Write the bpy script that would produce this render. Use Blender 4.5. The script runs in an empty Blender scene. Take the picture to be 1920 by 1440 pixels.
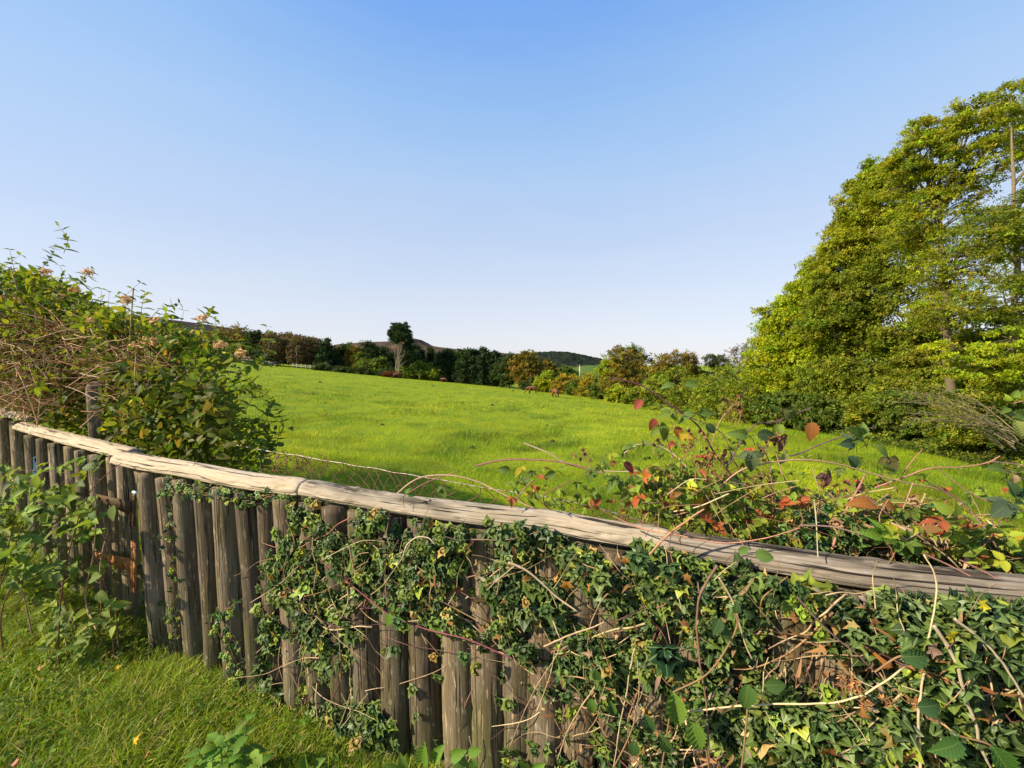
import bpy, math
import numpy as np
R = math.radians
rng = np.random.default_rng(11)
sc = bpy.context.scene
COL = sc.collection

# ------------------------------------------------------------------ camera, sky, sun
CAM_Z = 1.6
F = 750.0                      # focal length in pixels of a 1920 wide frame
PITCH = math.atan(40 / F)
cam = bpy.data.cameras.new('camera')
cam.sensor_width = 36.0
cam.lens = 36.0 * F / 1920
cam.clip_start = 0.05
cam.clip_end = 20000
co = bpy.data.objects.new('camera', cam)
co.location = (0, 0, CAM_Z)
co.rotation_euler = (R(90) - PITCH, 0, 0)
COL.objects.link(co)
sc.camera = co

SUN_EL, SUN_AZ = 31.0, 250.0   # azimuth clockwise from +Y (north): the sun stands left and a little behind
sd = np.array([math.sin(R(SUN_AZ)) * math.cos(R(SUN_EL)), math.cos(R(SUN_AZ)) * math.cos(R(SUN_EL)), math.sin(R(SUN_EL))])
w = bpy.data.worlds.new('World')
sc.world = w
w.use_nodes = True
nt = w.node_tree
sky = nt.nodes.new('ShaderNodeTexSky')
sky.sky_type = 'NISHITA'
sky.sun_disc = False
sky.sun_elevation = R(SUN_EL)
sky.sun_rotation = R(SUN_AZ)
sky.altitude = 100
sky.air_density = 1.0
sky.dust_density = 0.6
sky.ozone_density = 2.2
bg = nt.nodes['Background']
bg.inputs['Strength'].default_value = 0.115
# autumn haze thickening towards the horizon, and a trace of high thin cloud, laid over the sky by elevation
tcw = nt.nodes.new('ShaderNodeTexCoord'); sxw = nt.nodes.new('ShaderNodeSeparateXYZ'); nt.links.new(tcw.outputs['Generated'], sxw.inputs[0])
rw = nt.nodes.new('ShaderNodeValToRGB'); els = rw.color_ramp.elements
HAZE = [(0.0, (.75, .745, .82)), (.06, (.74, .745, .83)), (.157, (.67, .725, .845)), (.29, (.545, .66, .87)), (.42, (.44, .62, .90)), (.54, (.32, .54, .90)), (.67, (.19, .41, .90)), (1.0, (.13, .33, .85))]
while len(els) < len(HAZE): els.new(.5)
for e_, (p_, c_) in zip(els, HAZE): e_.position = p_; e_.color = c_ + (1,)
nzw = nt.nodes.new('ShaderNodeTexNoise'); nzw.inputs['Scale'].default_value = 1.6; nzw.inputs['Detail'].default_value = 5; nzw.inputs['Distortion'].default_value = .6
mpw = nt.nodes.new('ShaderNodeMapping'); mpw.inputs['Scale'].default_value = (1, 1.6, 4.5); mpw.inputs['Rotation'].default_value = (0, .25, .5)
nt.links.new(tcw.outputs['Generated'], mpw.inputs[0]); nt.links.new(mpw.outputs[0], nzw.inputs['Vector'])
mz = nt.nodes.new('ShaderNodeMath'); mz.operation = 'MULTIPLY_ADD'; mz.inputs[1].default_value = -.11; mz.inputs[2].default_value = .055
nt.links.new(nzw.outputs['Fac'], mz.inputs[0])
ad = nt.nodes.new('ShaderNodeMath'); nt.links.new(sxw.outputs[2], ad.inputs[0]); nt.links.new(mz.outputs[0], ad.inputs[1]); nt.links.new(ad.outputs[0], rw.inputs[0])
mlw = nt.nodes.new('ShaderNodeVectorMath'); mlw.operation = 'SCALE'; mlw.inputs['Scale'].default_value = 3.68; nt.links.new(rw.outputs[0], mlw.inputs[0])
mw = nt.nodes.new('ShaderNodeMix'); mw.data_type = 'RGBA'; mw.inputs[0].default_value = .88
nt.links.new(sky.outputs[0], mw.inputs[6]); nt.links.new(mlw.outputs[0], mw.inputs[7]); nt.links.new(mw.outputs[2], bg.inputs[0])
sl = bpy.data.lights.new('sun', 'SUN')
sl.energy = 3.75
sl.angle = R(0.55)
sl.color = (1.0, 0.88, 0.66)
so = bpy.data.objects.new('sun', sl)
from mathutils import Vector
so.rotation_euler = Vector(sd).to_track_quat('Z', 'Y').to_euler()
so.location = (-20, -10, 30)
COL.objects.link(so)
sc.view_settings.view_transform = 'Standard'
sc.view_settings.look = 'None'
sc.view_settings.exposure = 1.26
sc.view_settings.gamma = 1.0
sc.cycles.max_bounces = 6
sc.cycles.diffuse_bounces = 3
sc.cycles.transmission_bounces = 4
sc.cycles.glossy_bounces = 2

# ------------------------------------------------------------------ a pixel of the photograph + a distance -> a point
cp, sp = math.cos(PITCH), math.sin(PITCH)
def at(px, py, Y):
    px, py, Y = np.broadcast_arrays(np.asarray(px, float), np.asarray(py, float), np.asarray(Y, float))
    x = px - 960; v = 720 - py
    ry = F * cp + v * sp
    rz = -F * sp + v * cp
    k = Y / ry
    return np.stack([x * k, Y, CAM_Z + rz * k], -1)
def on_plane(px, py, z):
    x = px - 960; v = 720 - py
    k = (z - CAM_Z) / (-F * sp + v * cp)
    return np.array([x * k, (F * cp + v * sp) * k, z])

# ------------------------------------------------------------------ noise
_perm = np.random.default_rng(3).random((64, 64, 64)).astype(np.float32)
def vnoise(p):
    p = np.asarray(p, float)
    i = np.floor(p).astype(int); f = p - i
    f = f * f * (3 - 2 * f)
    i0 = i & 63; i1 = (i + 1) & 63
    x0, y0, z0 = i0[..., 0], i0[..., 1], i0[..., 2]; x1, y1, z1 = i1[..., 0], i1[..., 1], i1[..., 2]
    fx, fy, fz = f[..., 0], f[..., 1], f[..., 2]
    a = _perm[x0, y0, z0] * (1 - fx) + _perm[x1, y0, z0] * fx
    b = _perm[x0, y1, z0] * (1 - fx) + _perm[x1, y1, z0] * fx
    c = _perm[x0, y0, z1] * (1 - fx) + _perm[x1, y0, z1] * fx
    d = _perm[x0, y1, z1] * (1 - fx) + _perm[x1, y1, z1] * fx
    return (a * (1 - fy) + b * fy) * (1 - fz) + (c * (1 - fy) + d * fy) * fz
def fbm(p, o=4):
    p = np.asarray(p, float); s = 0; a = .5
    for k in range(o):
        s = s + a * vnoise(p + 17.3 * k); p = p * 2.03; a *= .5
    return s / (1 - .5 ** o)

def smooth(t):
    t = np.clip(t, 0, 1); return t * t * (3 - 2 * t)
def unit(v):
    v = np.asarray(v, float); return v / (np.linalg.norm(v, axis=-1, keepdims=True) + 1e-9)

# ------------------------------------------------------------------ geometry collector
class Geo:
    def __init__(s): s.V = []; s.Fs = {}; s.C = []; s.U = []; s.n = 0
    def add(s, V, Fs, col=(.5, .5, .5), uv=None):
        V = np.asarray(V, float).reshape(-1, 3)
        col = np.asarray(col, float)
        if col.ndim == 1: col = np.broadcast_to(col, (len(V), 3))
        s.V.append(V); s.C.append(col)
        s.U.append(np.zeros((len(V), 3)) if uv is None else np.asarray(uv, float).reshape(-1, 3))
        for f in (Fs if isinstance(Fs, (list, tuple)) else [Fs]):
            f = np.asarray(f, int)
            if len(f): s.Fs.setdefault(f.shape[1], []).append(f + s.n)
        s.n += len(V)
    def build(s, name, mat, parent=None, origin=None, smooth_=True):
        V = np.concatenate(s.V); C = np.concatenate(s.C); U = np.concatenate(s.U)
        pl = np.array(parent.location) if parent is not None else np.zeros(3)
        if parent is not None and parent.parent is not None: pl = pl + np.array(parent.parent.location)
        if origin is None: origin = pl if parent is not None else np.zeros(3)
        origin = np.asarray(origin, float)
        me = bpy.data.meshes.new(name)
        loops = []; starts = []; pos = 0; npoly = 0
        for k, fl in s.Fs.items():
            f = np.concatenate(fl)
            loops.append(f.ravel()); starts.append(pos + np.arange(len(f)) * k)
            pos += f.size; npoly += len(f)
        loops = np.concatenate(loops); starts = np.concatenate(starts)
        me.vertices.add(len(V)); me.vertices.foreach_set('co', (V - origin).astype(np.float32).ravel())
        me.loops.add(len(loops)); me.loops.foreach_set('vertex_index', loops.astype(np.int32))
        me.polygons.add(npoly); me.polygons.foreach_set('loop_start', starts.astype(np.int32))
        me.update(calc_edges=True)
        if smooth_: me.polygons.foreach_set('use_smooth', np.ones(npoly, bool))
        a = me.attributes.new('Col', 'FLOAT_COLOR', 'POINT')
        a.data.foreach_set('color', np.concatenate([C, np.ones((len(C), 1))], 1).astype(np.float32).ravel())
        a = me.attributes.new('lc', 'FLOAT_VECTOR', 'POINT')
        a.data.foreach_set('vector', U.astype(np.float32).ravel())
        me.materials.append(mat)
        o = bpy.data.objects.new(name, me); COL.objects.link(o)
        o.location = origin - pl
        if parent is not None: o.parent = parent
        return o

def tag(o, label=None, cat=None, group=None, kind=None):
    if label: o['label'] = label
    if cat: o['category'] = cat
    if group: o['group'] = group
    if kind: o['kind'] = kind
    return o
def thing(name, label, cat, loc=(0, 0, 0), group=None):
    o = bpy.data.objects.new(name, None); COL.objects.link(o)
    o.location = [float(v) for v in loc]; o.empty_display_size = .1
    return tag(o, label, cat, group)

def tubes(g, P, Rr, sides=5, col=(.3, .2, .1), cap=False):
    """P (N,K,3) centre lines, Rr (N,K) radii -> N tubes"""
    P = np.asarray(P, float)
    if P.ndim == 2: P = P[None]
    N, K, _ = P.shape
    Rr = np.broadcast_to(np.asarray(Rr, float), (N, K))
    T = np.empty_like(P); T[:, 1:-1] = P[:, 2:] - P[:, :-2]; T[:, 0] = P[:, 1] - P[:, 0]; T[:, -1] = P[:, -1] - P[:, -2]
    T = unit(T)
    D = unit(P[:, -1] - P[:, 0])
    ref = np.where(np.abs(D[:, 2:3]) > .8, np.array([[1., 0.1, 0]]), np.array([[0., 0.1, 1]]))[:, None]
    A = unit(np.cross(T, ref)); B = np.cross(T, A)
    th = np.arange(sides) * 2 * math.pi / sides
    ring = A[:, :, None] * np.cos(th)[None, None, :, None] + B[:, :, None] * np.sin(th)[None, None, :, None]
    V = P[:, :, None] + ring * Rr[:, :, None, None]
    idx = np.arange(N * K * sides).reshape(N, K, sides)
    a = idx[:, :-1]; b = idx[:, 1:]
    Fq = np.stack([a, np.roll(a, -1, 2), np.roll(b, -1, 2), b], -1).reshape(-1, 4)
    col = np.asarray(col, float)
    c = np.broadcast_to(col if col.ndim == 1 else col[:, None, None], (N, K, sides, 3)).reshape(-1, 3)
    L = np.concatenate([np.zeros((N, 1)), np.cumsum(np.linalg.norm(np.diff(P, axis=1), axis=-1), 1)], 1)
    uv = np.empty((N, K, sides, 3)); uv[..., 0] = L[:, :, None]; uv[..., 1] = th * Rr[:, :, None]; uv[..., 2] = np.arange(N)[:, None, None] * 1.7
    Fs = [Fq]
    g.add(V, Fs, c, uv)
    if cap:
        for e in (idx[:, 0, ::-1], idx[:, -1]):
            g.Fs.setdefault(sides, []).append(e.reshape(-1, sides) + g.n - N * K * sides)

def spline(pts, n):
    """Catmull-Rom through the points, n samples (works on any width)"""
    p = np.asarray(pts, float)
    if len(p) < 3:
        t = np.linspace(0, 1, n)[:, None]; return p[0] * (1 - t) + p[-1] * t
    q = np.concatenate([[2 * p[0] - p[1]], p, [2 * p[-1] - p[-2]]])
    t = np.linspace(0, len(p) - 1 - 1e-6, n); i = t.astype(int); f = (t - i)[:, None]
    a, b, c, d = q[i], q[i + 1], q[i + 2], q[i + 3]
    return .5 * (2 * b + (c - a) * f + (2 * a - 5 * b + 4 * c - d) * f ** 2 + (3 * b - a - 3 * c + d) * f ** 3)

# ------------------------------------------------------------------ leaf templates: base at 0, tip at +Y, face +Z
def t_diamond():
    V = np.array([[0, 0, 0], [-.32, .45, .06], [0, 1, 0], [.32, .45, .06]]); return V, [np.array([[0, 3, 2], [0, 2, 1]])]
def t_ovate(rows=5, wid=.5, serr=0.0, point=1.0, fold=.10, pleat=0.0, peak=.42):
    V = []; 
    for k in range(rows + 1):
        y = k / rows
        h = wid / 2 * (math.sin(math.pi * y ** (math.log(.5) / math.log(peak))) ** .75) * (1 - .25 * y * point) if 0 < y < 1 else 0.012
        if serr: h *= (1 + serr * (1 if k % 2 else -1))
        pz = pleat * (1 if k % 2 else -1)
        V += [[-h, y + (-.03 if k % 2 else 0), fold * h * 2 + pz], [0, y, 0], [h, y + (-.03 if k % 2 else 0), fold * h * 2 + pz]]
    Fq = []
    for k in range(rows):
        a = 3 * k; Fq += [[a, a + 1, a + 4, a + 3], [a + 1, a + 2, a + 5, a + 4]]
    return np.array(V), [np.array(Fq)]
def t_ivy():
    half = [(.10, -.10), (.30, -.12), (.55, -.02), (.43, .13), (.45, .25), (.60, .48), (.40, .46), (.27, .54), (.16, .74), (0, .95)]
    pts = [(0, 0)] + half + [(-x, y) for x, y in half[-2::-1]]
    V = [[0, .12, -.05]] + [[x, y, .05 * math.sin(6 * abs(x) + 2 * y) - .12 * (x * x + (y - .3) ** 2)] for x, y in pts]
    n = len(pts)
    # inner ring half way gives a little shape
    inner = [[x * .5, .12 + (y - .12) * .5, -.01] for x, y in pts]
    V = np.array(V + inner)
    ft = np.array([[0, 1 + n + i, 1 + n + (i + 1) % n] for i in range(n)])
    fq = np.array([[1 + n + i, 1 + i, 1 + (i + 1) % n, 1 + n + (i + 1) % n] for i in range(n)])
    return V, [ft[:, ::-1] * 1, fq]
def t_maple():
    half = [(.06, .02), (.35, -.05), (.22, .15), (.5, .4), (.2, .45), (0, 1.0)]
    pts = [(0, 0)] + half + [(-x, y) for x, y in half[-2::-1]]
    V = np.array([[0, .2, -.05]] + [[x, y, .04 * math.sin(9 * x)] for x, y in pts]); n = len(pts)
    return V, [np.array([[0, 1 + i, 1 + (i + 1) % n] for i in range(n)])]
def t_spray(k=7, seed=1):
    r = np.random.default_rng(seed); Vs = []; Fs = []
    d, f = t_diamond()
    for i in range(k):
        a = r.uniform(0, 6.28); s = r.uniform(.35, .6)
        ca, sa = math.cos(a), math.sin(a)
        M = np.array([[ca, -sa, 0], [sa, ca, 0], [0, 0, 1]])
        tl = r.uniform(-.6, .6); Mx = np.array([[1, 0, 0], [0, math.cos(tl), -math.sin(tl)], [0, math.sin(tl), math.cos(tl)]])
        v = (d * s * np.array([1.25, 1, 1])) @ Mx.T @ M.T + np.array([r.uniform(-.4, .4), r.uniform(.0, .8), r.uniform(-.15, .15)])
        Vs.append(v); Fs.append(f[0] + 4 * i)
    return np.concatenate(Vs), [np.concatenate(Fs)]
DIA = t_diamond(); OVA = t_ovate(5, .55); OVN = t_ovate(4, .42); IVY = t_ivy(); MAP = t_maple()
BRA = t_ovate(14, .70, .11, .6, .22, .022, .40); NET = t_ovate(12, .62, .13, .9, .08, .02, .35)
SPR = [t_spray(7, i) for i in range(4)]

def scatter(g, T, pos, tip, nrm, size, col, curl=0.15, jit=None):
    V, Fs = T; pos = np.asarray(pos, float)
    if pos.ndim == 1: pos = pos + 0 * np.asarray(tip, float)
    N = len(pos)
    if N == 0: return
    y = unit(tip); z = np.asarray(nrm, float); x = unit(np.cross(y, z)); z = np.cross(x, y)
    size = np.broadcast_to(np.asarray(size, float), (N,))
    cu = np.broadcast_to(np.asarray(curl, float), (N,)) * rng.uniform(.2, 1.8, N)
    fo = rng.uniform(.5, 2.2, N)
    L = np.broadcast_to(V, (N,) + V.shape).copy()
    L[..., 2] = L[..., 2] * fo[:, None] - cu[:, None] * L[..., 1] ** 2
    W = L[..., 0:1] * x[:, None] + L[..., 1:2] * y[:, None] + L[..., 2:3] * z[:, None]
    W = W * size[:, None, None] + pos[:, None]
    nv = len(V)
    off = (np.arange(N) * nv)[:, None, None]
    FF = [(f[None] + off).reshape(-1, f.shape[1]) for f in Fs]
    col = np.asarray(col, float)
    c = np.broadcast_to(col if col.ndim == 1 else col[:, None], (N, nv, 3)).reshape(-1, 3)
    uv = np.broadcast_to(V, (N, nv, 3)).copy(); uv[..., 2] = rng.random(N)[:, None] * 10
    g.add(W.reshape(-1, 3), FF, c, uv)

def rdir(n, r=None):
    return unit((r or rng).normal(size=(n, 3)))
def pal(cols, n, var=.18, wts=None):
    cols = np.asarray(cols, float)
    p = None if wts is None else np.asarray(wts) / np.sum(wts)
    i = rng.choice(len(cols), n, p=p)
    return np.clip(1.22 * cols[i] * (1 + var * rng.normal(size=(n, 1))) * (1 + .06 * rng.normal(size=(n, 3))), .003, .9)

def blades(g, base, h, lean, wid, col, bend=.5):
    """grass blades: base (N,3), height, lean vector (N,3 horizontal), width"""
    N = len(base); h = np.broadcast_to(h, (N,)); wid = np.broadcast_to(wid, (N,))
    a = rng.uniform(0, 6.28, N); side = np.stack([np.cos(a), np.sin(a), np.zeros(N)], -1)
    V = np.empty((N, 7, 3)); ts = [0, .4, .75]
    def c(t): return base + np.array([0, 0, 1.]) * (h * (t - .25 * t * t * np.linalg.norm(lean, axis=-1)))[:, None] + lean * (h * t ** 1.7)[:, None]
    for k, t in enumerate(ts):
        wv = side * (wid * (1 - .45 * t) / 2)[:, None]
        V[:, 2 * k] = c(t) - wv; V[:, 2 * k + 1] = c(t) + wv
    V[:, 6] = c(1.0)
    o = (np.arange(N) * 7)[:, None, None]
    q = np.array([[0, 1, 3, 2], [2, 3, 5, 4]])[None] + o; t3 = np.array([[4, 5, 6]])[None] + o
    col = np.asarray(col, float)
    cc = np.broadcast_to(col if col.ndim == 1 else col[:, None], (N, 7, 3)).reshape(-1, 3)
    uv = np.zeros((N, 7, 3)); uv[:, :, 1] = [0, 0, .4, .4, .75, .75, 1]
    g.add(V.reshape(-1, 3), [q.reshape(-1, 4), t3.reshape(-1, 3)], cc, uv)

# ------------------------------------------------------------------ materials
def new_mat(name):
    m = bpy.data.materials.new(name); m.use_nodes = True
    return m, m.node_tree, m.node_tree.nodes['Principled BSDF']
def N_(nt, typ, **kw):
    n = nt.nodes.new(typ)
    for k, v in kw.items(): setattr(n, k, v)
    return n
def math_(nt, op, a, b=None, clamp=False):
    n = nt.nodes.new('ShaderNodeMath'); n.operation = op; n.use_clamp = clamp
    for i, v in enumerate((a, b)):
        if v is None: continue
        if isinstance(v, (int, float)): n.inputs[i].default_value = v
        else: nt.links.new(v, n.inputs[i])
    return n.outputs[0]
def mixc(nt, fac, a, b, mode='MIX'):
    n = nt.nodes.new('ShaderNodeMix'); n.data_type = 'RGBA'; n.blend_type = mode
    for s, v in ((n.inputs[0], fac), (n.inputs[6], a), (n.inputs[7], b)):
        if isinstance(v, (int, float)): s.default_value = v
        elif isinstance(v, tuple): s.default_value = v + (1,) if len(v) == 3 else v
        else: nt.links.new(v, s)
    return n.outputs[2]
def noise(nt, vec, scale, detail=4, rough=.55, dist=0.0):
    n = nt.nodes.new('ShaderNodeTexNoise'); n.inputs['Scale'].default_value = scale
    n.inputs['Detail'].default_value = detail; n.inputs['Roughness'].default_value = rough; n.inputs['Distortion'].default_value = dist
    if vec is not None: nt.links.new(vec, n.inputs['Vector'])
    return n.outputs['Fac']
def ramp(nt, fac, stops):
    n = nt.nodes.new('ShaderNodeValToRGB'); cr = n.color_ramp
    while len(cr.elements) < len(stops): cr.elements.new(.5)
    for e, (p, c) in zip(cr.elements, stops):
        e.position = p; e.color = (c[0], c[1], c[2], 1) if isinstance(c, tuple) else (c, c, c, 1)
    nt.links.new(fac, n.inputs[0]); return n.outputs[0]
def mapv(nt, vec, scale):
    n = nt.nodes.new('ShaderNodeVectorMath'); n.operation = 'MULTIPLY'; n.inputs[1].default_value = scale
    nt.links.new(vec, n.inputs[0]); return n.outputs[0]
def attr(nt, name):
    n = nt.nodes.new('ShaderNodeAttribute'); n.attribute_name = name; return n
def bump(nt, h, strength, dist):
    n = nt.nodes.new('ShaderNodeBump'); n.inputs['Strength'].default_value = strength; n.inputs['Distance'].default_value = dist
    nt.links.new(h, n.inputs['Height']); return n.outputs[0]

def leaf_mat(name, rough=.5, trans=.35, spec=.35, veins=None, tint=(1.15, 1.1, .6), blotch=0.0):
    m, nt, b = new_mat(name)
    c = attr(nt, 'Col').outputs['Color']
    lc = attr(nt, 'lc').outputs['Vector']
    if veins:
        sx = N_(nt, 'ShaderNodeSeparateXYZ'); nt.links.new(lc, sx.inputs[0])
        ax = math_(nt, 'ABSOLUTE', sx.outputs[0])
        mid = math_(nt, 'LESS_THAN', ax, .018 if veins != 'ivy' else .014)
        if veins == 'ivy':
            an = math_(nt, 'ARCTAN2', ax, math_(nt, 'SUBTRACT', sx.outputs[1], .0))
            l1 = math_(nt, 'LESS_THAN', math_(nt, 'ABSOLUTE', math_(nt, 'SUBTRACT', an, .86)), .045)
            l2 = math_(nt, 'LESS_THAN', math_(nt, 'ABSOLUTE', math_(nt, 'SUBTRACT', an, 1.55)), .05)
            v = math_(nt, 'MAXIMUM', mid, math_(nt, 'MAXIMUM', l1, l2))
            c = mixc(nt, math_(nt, 'MULTIPLY', v, .55), c, (.22, .3, .12))
        else:
            s = math_(nt, 'SUBTRACT', sx.outputs[1], math_(nt, 'MULTIPLY', ax, .75))
            fr = math_(nt, 'FRACT', math_(nt, 'MULTIPLY', s, 9.0))
            l1 = math_(nt, 'LESS_THAN', fr, .14)
            v = math_(nt, 'MAXIMUM', mid, math_(nt, 'MULTIPLY', l1, .6))
            c = mixc(nt, math_(nt, 'MULTIPLY', v, .32), c, (.25, .32, .1))
            nt.links.new(bump(nt, math_(nt, 'PINGPONG', fr, .5), .45, .002), b.inputs['Normal'])
    if blotch:
        n1 = noise(nt, lc, 3.5, 3)
        c = mixc(nt, math_(nt, 'MULTIPLY', ramp(nt, n1, [(.58, 0.), (.68, 1.)]), blotch), c, (.14, .055, .015))
    hs = math_(nt, 'MULTIPLY', 1.0, 1.0)
    nt.links.new(c, b.inputs['Base Color'])
    b.inputs['Roughness'].default_value = rough
    b.inputs['Specular IOR Level'].default_value = spec
    t = N_(nt, 'ShaderNodeBsdfTranslucent')
    nt.links.new(mixc(nt, 1.0, c, tint, 'MULTIPLY'), t.inputs[0])
    mx = N_(nt, 'ShaderNodeMixShader'); mx.inputs[0].default_value = trans
    nt.links.new(b.outputs[0], mx.inputs[1]); nt.links.new(t.outputs[0], mx.inputs[2])
    nt.links.new(mx.outputs[0], nt.nodes['Material Output'].inputs['Surface'])
    return m

def bark_mat(name, c1, c2, rough=.85, sc_=(6, 30, 6), b_=.6, green=0):
    m, nt, b = new_mat(name)
    lc = attr(nt, 'lc').outputs['Vector']; col = attr(nt, 'Col').outputs['Color']
    n1 = noise(nt, mapv(nt, lc, sc_), 1.0, 5, .6)
    c = mixc(nt, ramp(nt, n1, [(.35, 0.), (.65, 1.)]), c1, c2)
    c = mixc(nt, 1.0, c, col, 'MULTIPLY')
    nt.links.new(c, b.inputs['Base Color']); b.inputs['Roughness'].default_value = rough
    b.inputs['Specular IOR Level'].default_value = .2
    nt.links.new(bump(nt, n1, b_, .01), b.inputs['Normal'])
    return m

def wood_mat(name, lo, hi, peel, grey, green, crack=.75, greenamt=.35, peelamt=.5, bumpd=.004, rough=.85, foot=False):
    """weathered round wood; lc = (along, around, seed) in metres"""
    m, nt, b = new_mat(name)
    lc = attr(nt, 'lc').outputs['Vector']
    g1 = noise(nt, mapv(nt, lc, (5, 130, 3)), 1.0, 5, .62, .6)        # fine grain
    g2 = noise(nt, mapv(nt, lc, (1.6, 22, 3)), 1.0, 4, .6, .8)        # broad streaks
    g3 = noise(nt, mapv(nt, lc, (3, 7, 3)), 1.0, 3)                   # patches
    c = mixc(nt, ramp(nt, g1, [(.3, 0.), (.7, 1.)]), lo, hi)
    c = mixc(nt, math_(nt, 'MULTIPLY', ramp(nt, g2, [(.45, 0.), (.6, 1.)]), .55), c, grey)
    pl = math_(nt, 'MULTIPLY', ramp(nt, noise(nt, mapv(nt, lc, (9, 75, 3)), 1.0, 6, .7), [(.585, 0.), (.63, 1.)]), peelamt)
    c = mixc(nt, pl, c, peel)
    c = mixc(nt, 1.0, c, attr(nt, 'Col').outputs['Color'], 'MULTIPLY')
    c = mixc(nt, math_(nt, 'MULTIPLY', ramp(nt, g3, [(.5, 0.), (.68, 1.)]), greenamt), c, green)
    if foot:      # algae and splashed soil where each pale meets the damp ground
        sl_ = N_(nt, 'ShaderNodeSeparateXYZ'); nt.links.new(lc, sl_.inputs[0])
        wet = math_(nt, 'SUBTRACT', math_(nt, 'ADD', .38, math_(nt, 'MULTIPLY', g3, .5)), math_(nt, 'MULTIPLY', sl_.outputs[0], 1.5), True)
        c = mixc(nt, math_(nt, 'MULTIPLY', wet, 1.3, True), c, (.07, .075, .02))
        c = mixc(nt, math_(nt, 'MULTIPLY', ramp(nt, noise(nt, mapv(nt, lc, (14, 40, 5)), 1.0, 5, .7), [(.60, 0.), (.66, 1.)]), .5), c, (.34, .33, .22))
    ck = ramp(nt, noise(nt, mapv(nt, lc, (1.8, 55, 3)), 1.0, 3, .5, 1.2), [(.36, 1.), (.41, 0.)])
    c = mixc(nt, math_(nt, 'MULTIPLY', ck, crack), c, (.012, .009, .006))
    nt.links.new(c, b.inputs['Base Color']); b.inputs['Roughness'].default_value = rough
    b.inputs['Specular IOR Level'].default_value = .2
    h = math_(nt, 'SUBTRACT', math_(nt, 'ADD', g1, math_(nt, 'MULTIPLY', g2, .6)), ck)
    nt.links.new(bump(nt, h, .7, bumpd), b.inputs['Normal'])
    return m

M = {}
M['leaf'] = leaf_mat('leaf', .55, .5, .2)
M['leaf_far'] = leaf_mat('leaf_far', .65, .4, .12)
M['ivy'] = leaf_mat('ivy_leaf', .42, .2, .25, 'ivy')
M['bramble'] = leaf_mat('bramble_leaf', .55, .42, .2, 'pin', blotch=.18)
M['plainleaf'] = leaf_mat('broad_leaf', .55, .42, .2, 'pin')
M['grass'] = leaf_mat('grass_blade', .55, .35, .25, tint=(1.1, 1.15, .5))
M['dead'] = leaf_mat('dead_leaf', .75, .2, .15, tint=(1.2, .9, .6))
M['petal'] = leaf_mat('petal', .6, .3, .2, tint=(1.1, 1, .9))
M['bark'] = bark_mat('bark', (.10, .075, .05), (.26, .22, .16))
M['palebark'] = bark_mat('pale_bark', (.38, .33, .27), (.62, .57, .5))
M['twig'] = bark_mat('twig', (.75, .75, .75), (1.2, 1.2, 1.2), .6, (20, 60, 6), .3)
M['pale'] = wood_mat('pale_wood', (.072, .050, .030), (.165, .118, .072), (.48, .35, .21), (.19, .155, .11), (.075, .07, .016), .85, .45, .8, .006, foot=True)
M['rail'] = wood_mat('rail_wood', (.25, .19, .12), (.46, .385, .29), (.56, .49, .40), (.34, .285, .22), (.085, .075, .045), .95, .65, .4, .007)
M['railend'] = wood_mat('fresh_rail_wood', (.36, .27, .165), (.53, .435, .32), (.60, .51, .40), (.45, .365, .27), (.36, .26, .13), .8, .4, .4, .004)
M['raildark'] = wood_mat('grey_rail_wood', (.13, .095, .06), (.35, .29, .23), (.5, .44, .37), (.28, .24, .19), (.06, .045, .025), .97, .7, .35, .009)
M['post'] = wood_mat('post_wood', (.07, .055, .035), (.17, .135, .09), (.32, .26, .18), (.2, .165, .12), (.07, .075, .035), .9, .4, .5)
# ------------------------------------------------------------------ fence line (plan), then the terrain that follows it
ZR = 1.02
MAIN = [(225, 863), (300, 877), (360, 886), (467, 906), (567, 919), (640, 932), (740, 948), (840, 962), (940, 974), (1040, 985), (1120, 1000), (1200, 1012), (1290, 1026), (1440, 1050), (1600, 1076), (1760, 1095), (1920, 1112), (2120, 1134), (2500, 1172)]
GATE = [(40, 801), (100, 817), (170, 836), (250, 856)]
LEFT = [(-560, 712), (-300, 730), (-120, 752), (0, 774), (64, 788)]
def path3(pp, z=ZR):
    return np.array([on_plane(x, y, z) for x, y in pp])
main_path = spline(path3(MAIN), 1600)
gate_path = spline(path3(GATE), 500)
left_path = spline(path3(LEFT), 900)
allp = np.concatenate([left_path[::20], gate_path[::20], main_path[::10]])
FX = allp[:, 0]; FY = allp[:, 1]
o_ = np.argsort(FX); FX = FX[o_]; FY = FY[o_]
def fenceY(X): return np.interp(X, FX, FY)
def wall(px):                                   # distance (Y) of the fence along a column of the photograph
    return np.interp(px, 960 + F * FX / FY, FY)

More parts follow.
